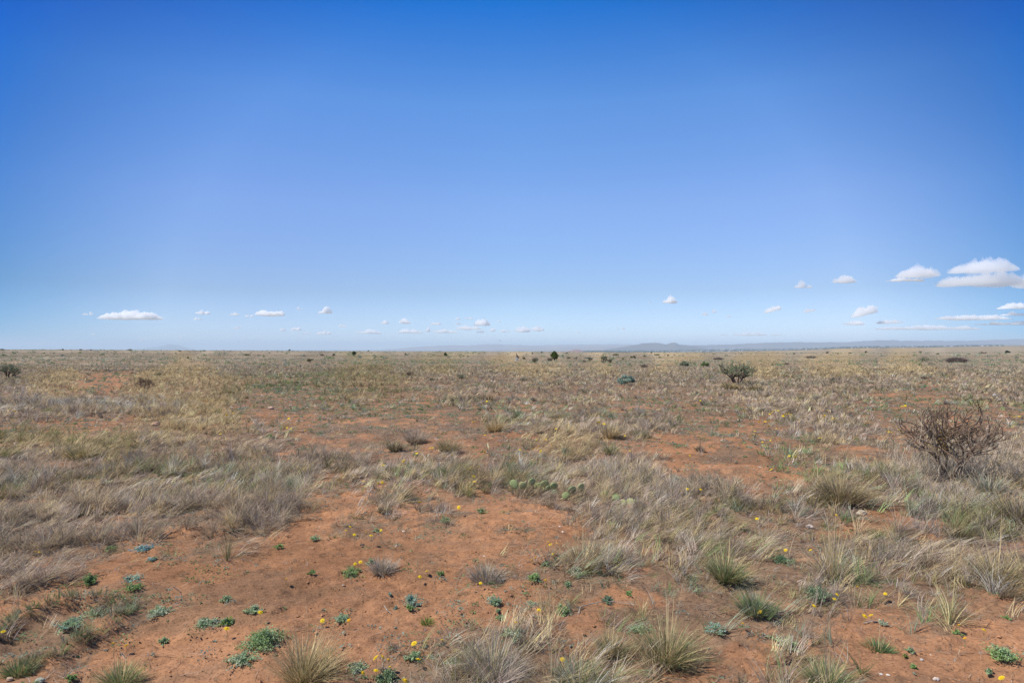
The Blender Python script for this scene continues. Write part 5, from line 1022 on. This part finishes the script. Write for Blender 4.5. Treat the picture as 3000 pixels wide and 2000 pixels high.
for ci, (px, py, w_, h_, op, look) in enumerate(CL):
    dist = 34000.0 if py < 860 else 44000.0 if py < 950 else 56000.0
    s = F/dist; W = w_/s/2; H = h_/s; cx = (px-HX)/s; cz = EYE+(HY-(py+h_/2))/s
    r = np.random.default_rng(900+ci); nl = int(np.clip(w_/7, 4, 40)); D = min(W, max(2.2*H, 0.35*W))
    lx = r.uniform(-0.85, 0.85, nl)*W; ly = r.uniform(-0.6, 0.6, nl)*D*np.sqrt(1-(lx/W)**2); env = (1-(np.abs(lx)/W)**2.2)
    lw = np.clip(r.uniform(0.6, 1.4, nl)*H*(0.9 if w_ > 60 else 0.6), 0.12*W, 0.5*W); lw = np.minimum(lw, W*1.05-np.abs(lx)); lh = H*r.uniform(0.35, 1.0, nl)*env
    nx = int(np.clip(w_*1.1, 40, 260)); ny = int(np.clip(nx*D/W, 24, 120))
    gx, gy = np.meshgrid(np.linspace(-1.05*W, 1.05*W, nx), np.linspace(-1.1*D, 1.1*D, ny), indexing='xy')
    wx = gx+(fbm(gx/(0.8*H)+ci, gy/(0.8*H), 500+ci, 3)-0.5)*0.7*H; wy = gy+(fbm(gx/(0.8*H)+ci+40, gy/(0.8*H), 540+ci, 3)-0.5)*0.7*H
    h = np.zeros_like(gx)
    for a_, b_, c_, d_ in zip(lx, ly, lw, lh):
        q = np.clip(1-((wx-a_)/c_)**2-((wy-b_)/(c_*1.1))**2, 0, 1); h = np.maximum(h, d_*q**0.55)
    h = h*(0.40+1.15*fbm(gx/(0.30*H)+7, gy/(0.30*H), 560+ci, 4))*sst(h/H+0.9*fbm(gx/(0.7*H)+21, gy/(0.7*H), 570+ci, 4), 0.42, 0.75); h[0] = h[-1] = 0; h[:, 0] = h[:, -1] = 0
    h[h < 0.02*H] = 0
    lift = gx*0.30*H/W*1.0 if 'slant' in look else 0*gx
    lift = lift+(fbm(gx/(0.9*W)+3, gy*0, 580+ci, 2)-0.5)*0.25*H
    bot = -h*0.16
    nv = nx*ny; V = np.concatenate([np.stack([gx, gy, h+lift], -1).reshape(-1, 3), np.stack([gx, gy, bot+lift], -1).reshape(-1, 3)])
    i0 = (np.arange(ny-1)[:, None]*nx+np.arange(nx-1)[None]).ravel(); hf = h.ravel()
    i0 = i0[np.maximum.reduce([hf[i0], hf[i0+1], hf[i0+nx], hf[i0+nx+1]]) > 0]
    T = np.concatenate([np.stack([i0, i0+1, i0+nx+1], -1), np.stack([i0, i0+nx+1, i0+nx], -1)]); T2 = T[:, ::-1]+nv
    T = np.concatenate([T, T2]); hh = np.concatenate([hf, hf])
    remap = np.arange(2*nv); flat = np.where(hf <= 0)[0]; remap[flat+nv] = flat; T = remap[T]      # close the rim
    used, inv = np.unique(T, return_inverse=True); V = V[used]; T = inv.reshape(-1, 3)
    ok = (T[:, 0] != T[:, 1]) & (T[:, 1] != T[:, 2]) & (T[:, 0] != T[:, 2])
    o = mesh_np('cloud', V, T[ok], None, cloud_mat(0.012*op**0.9*350/H, 0.70 if 'grey' in look or 'big' in look else 0.92), smooth=False, loc=(cx, dist, cz))
    near = [c for c in CL if abs(c[1]-py) < 400]
    zone = 'far left' if px < 500 else 'left' if px < 800 else 'left of centre' if px < 1150 else 'centre' if px < 1450 else 'right of centre' if px < 1850 else 'right' if px < 2450 else 'far right'
    lev = 'high' if py < 860 else 'mid-height' if py < 935 else 'low' if py < 985 else 'just above the horizon'
    zs = [c for c in CL if c[5] == look and c is not CL[ci]]
    tag(o, ('%s, %s in the %s part of the sky' % (look, lev, zone)) if 'horizon' not in lev else '%s %s, %s' % (look, lev, zone), 'cloud', 'small fair-weather clouds')

# ------------------------------------------------------------------ haze
HZ = bpy.data.materials.new('haze'); HZ.use_nodes = True; t = HZ.node_tree; t.nodes.clear()
o_ = N(t, 'ShaderNodeOutputMaterial'); v_ = N(t, 'ShaderNodeVolumePrincipled'); v_.inputs['Color'].default_value = (0.70, 0.86, 1.0, 1); v_.inputs['Density'].default_value = 3.3e-5; v_.inputs['Anisotropy'].default_value = 0.0
t.links.new(v_.outputs[0], o_.inputs['Volume'])
Vb = np.array([(sx, sy, sz_) for sx in (-90000, 90000) for sy in (-20000, 68000) for sz_ in (-1800, 480)], float)
Tb = [(0, 1, 3), (0, 3, 2), (4, 6, 7), (4, 7, 5), (0, 4, 5), (0, 5, 1), (2, 3, 7), (2, 7, 6), (0, 2, 6), (0, 6, 4), (1, 5, 7), (1, 7, 3)]
hz = mesh_np('haze', Vb, Tb, None, HZ); hz['kind'] = 'stuff'; hz['label'] = 'thin blue haze over the far valley'
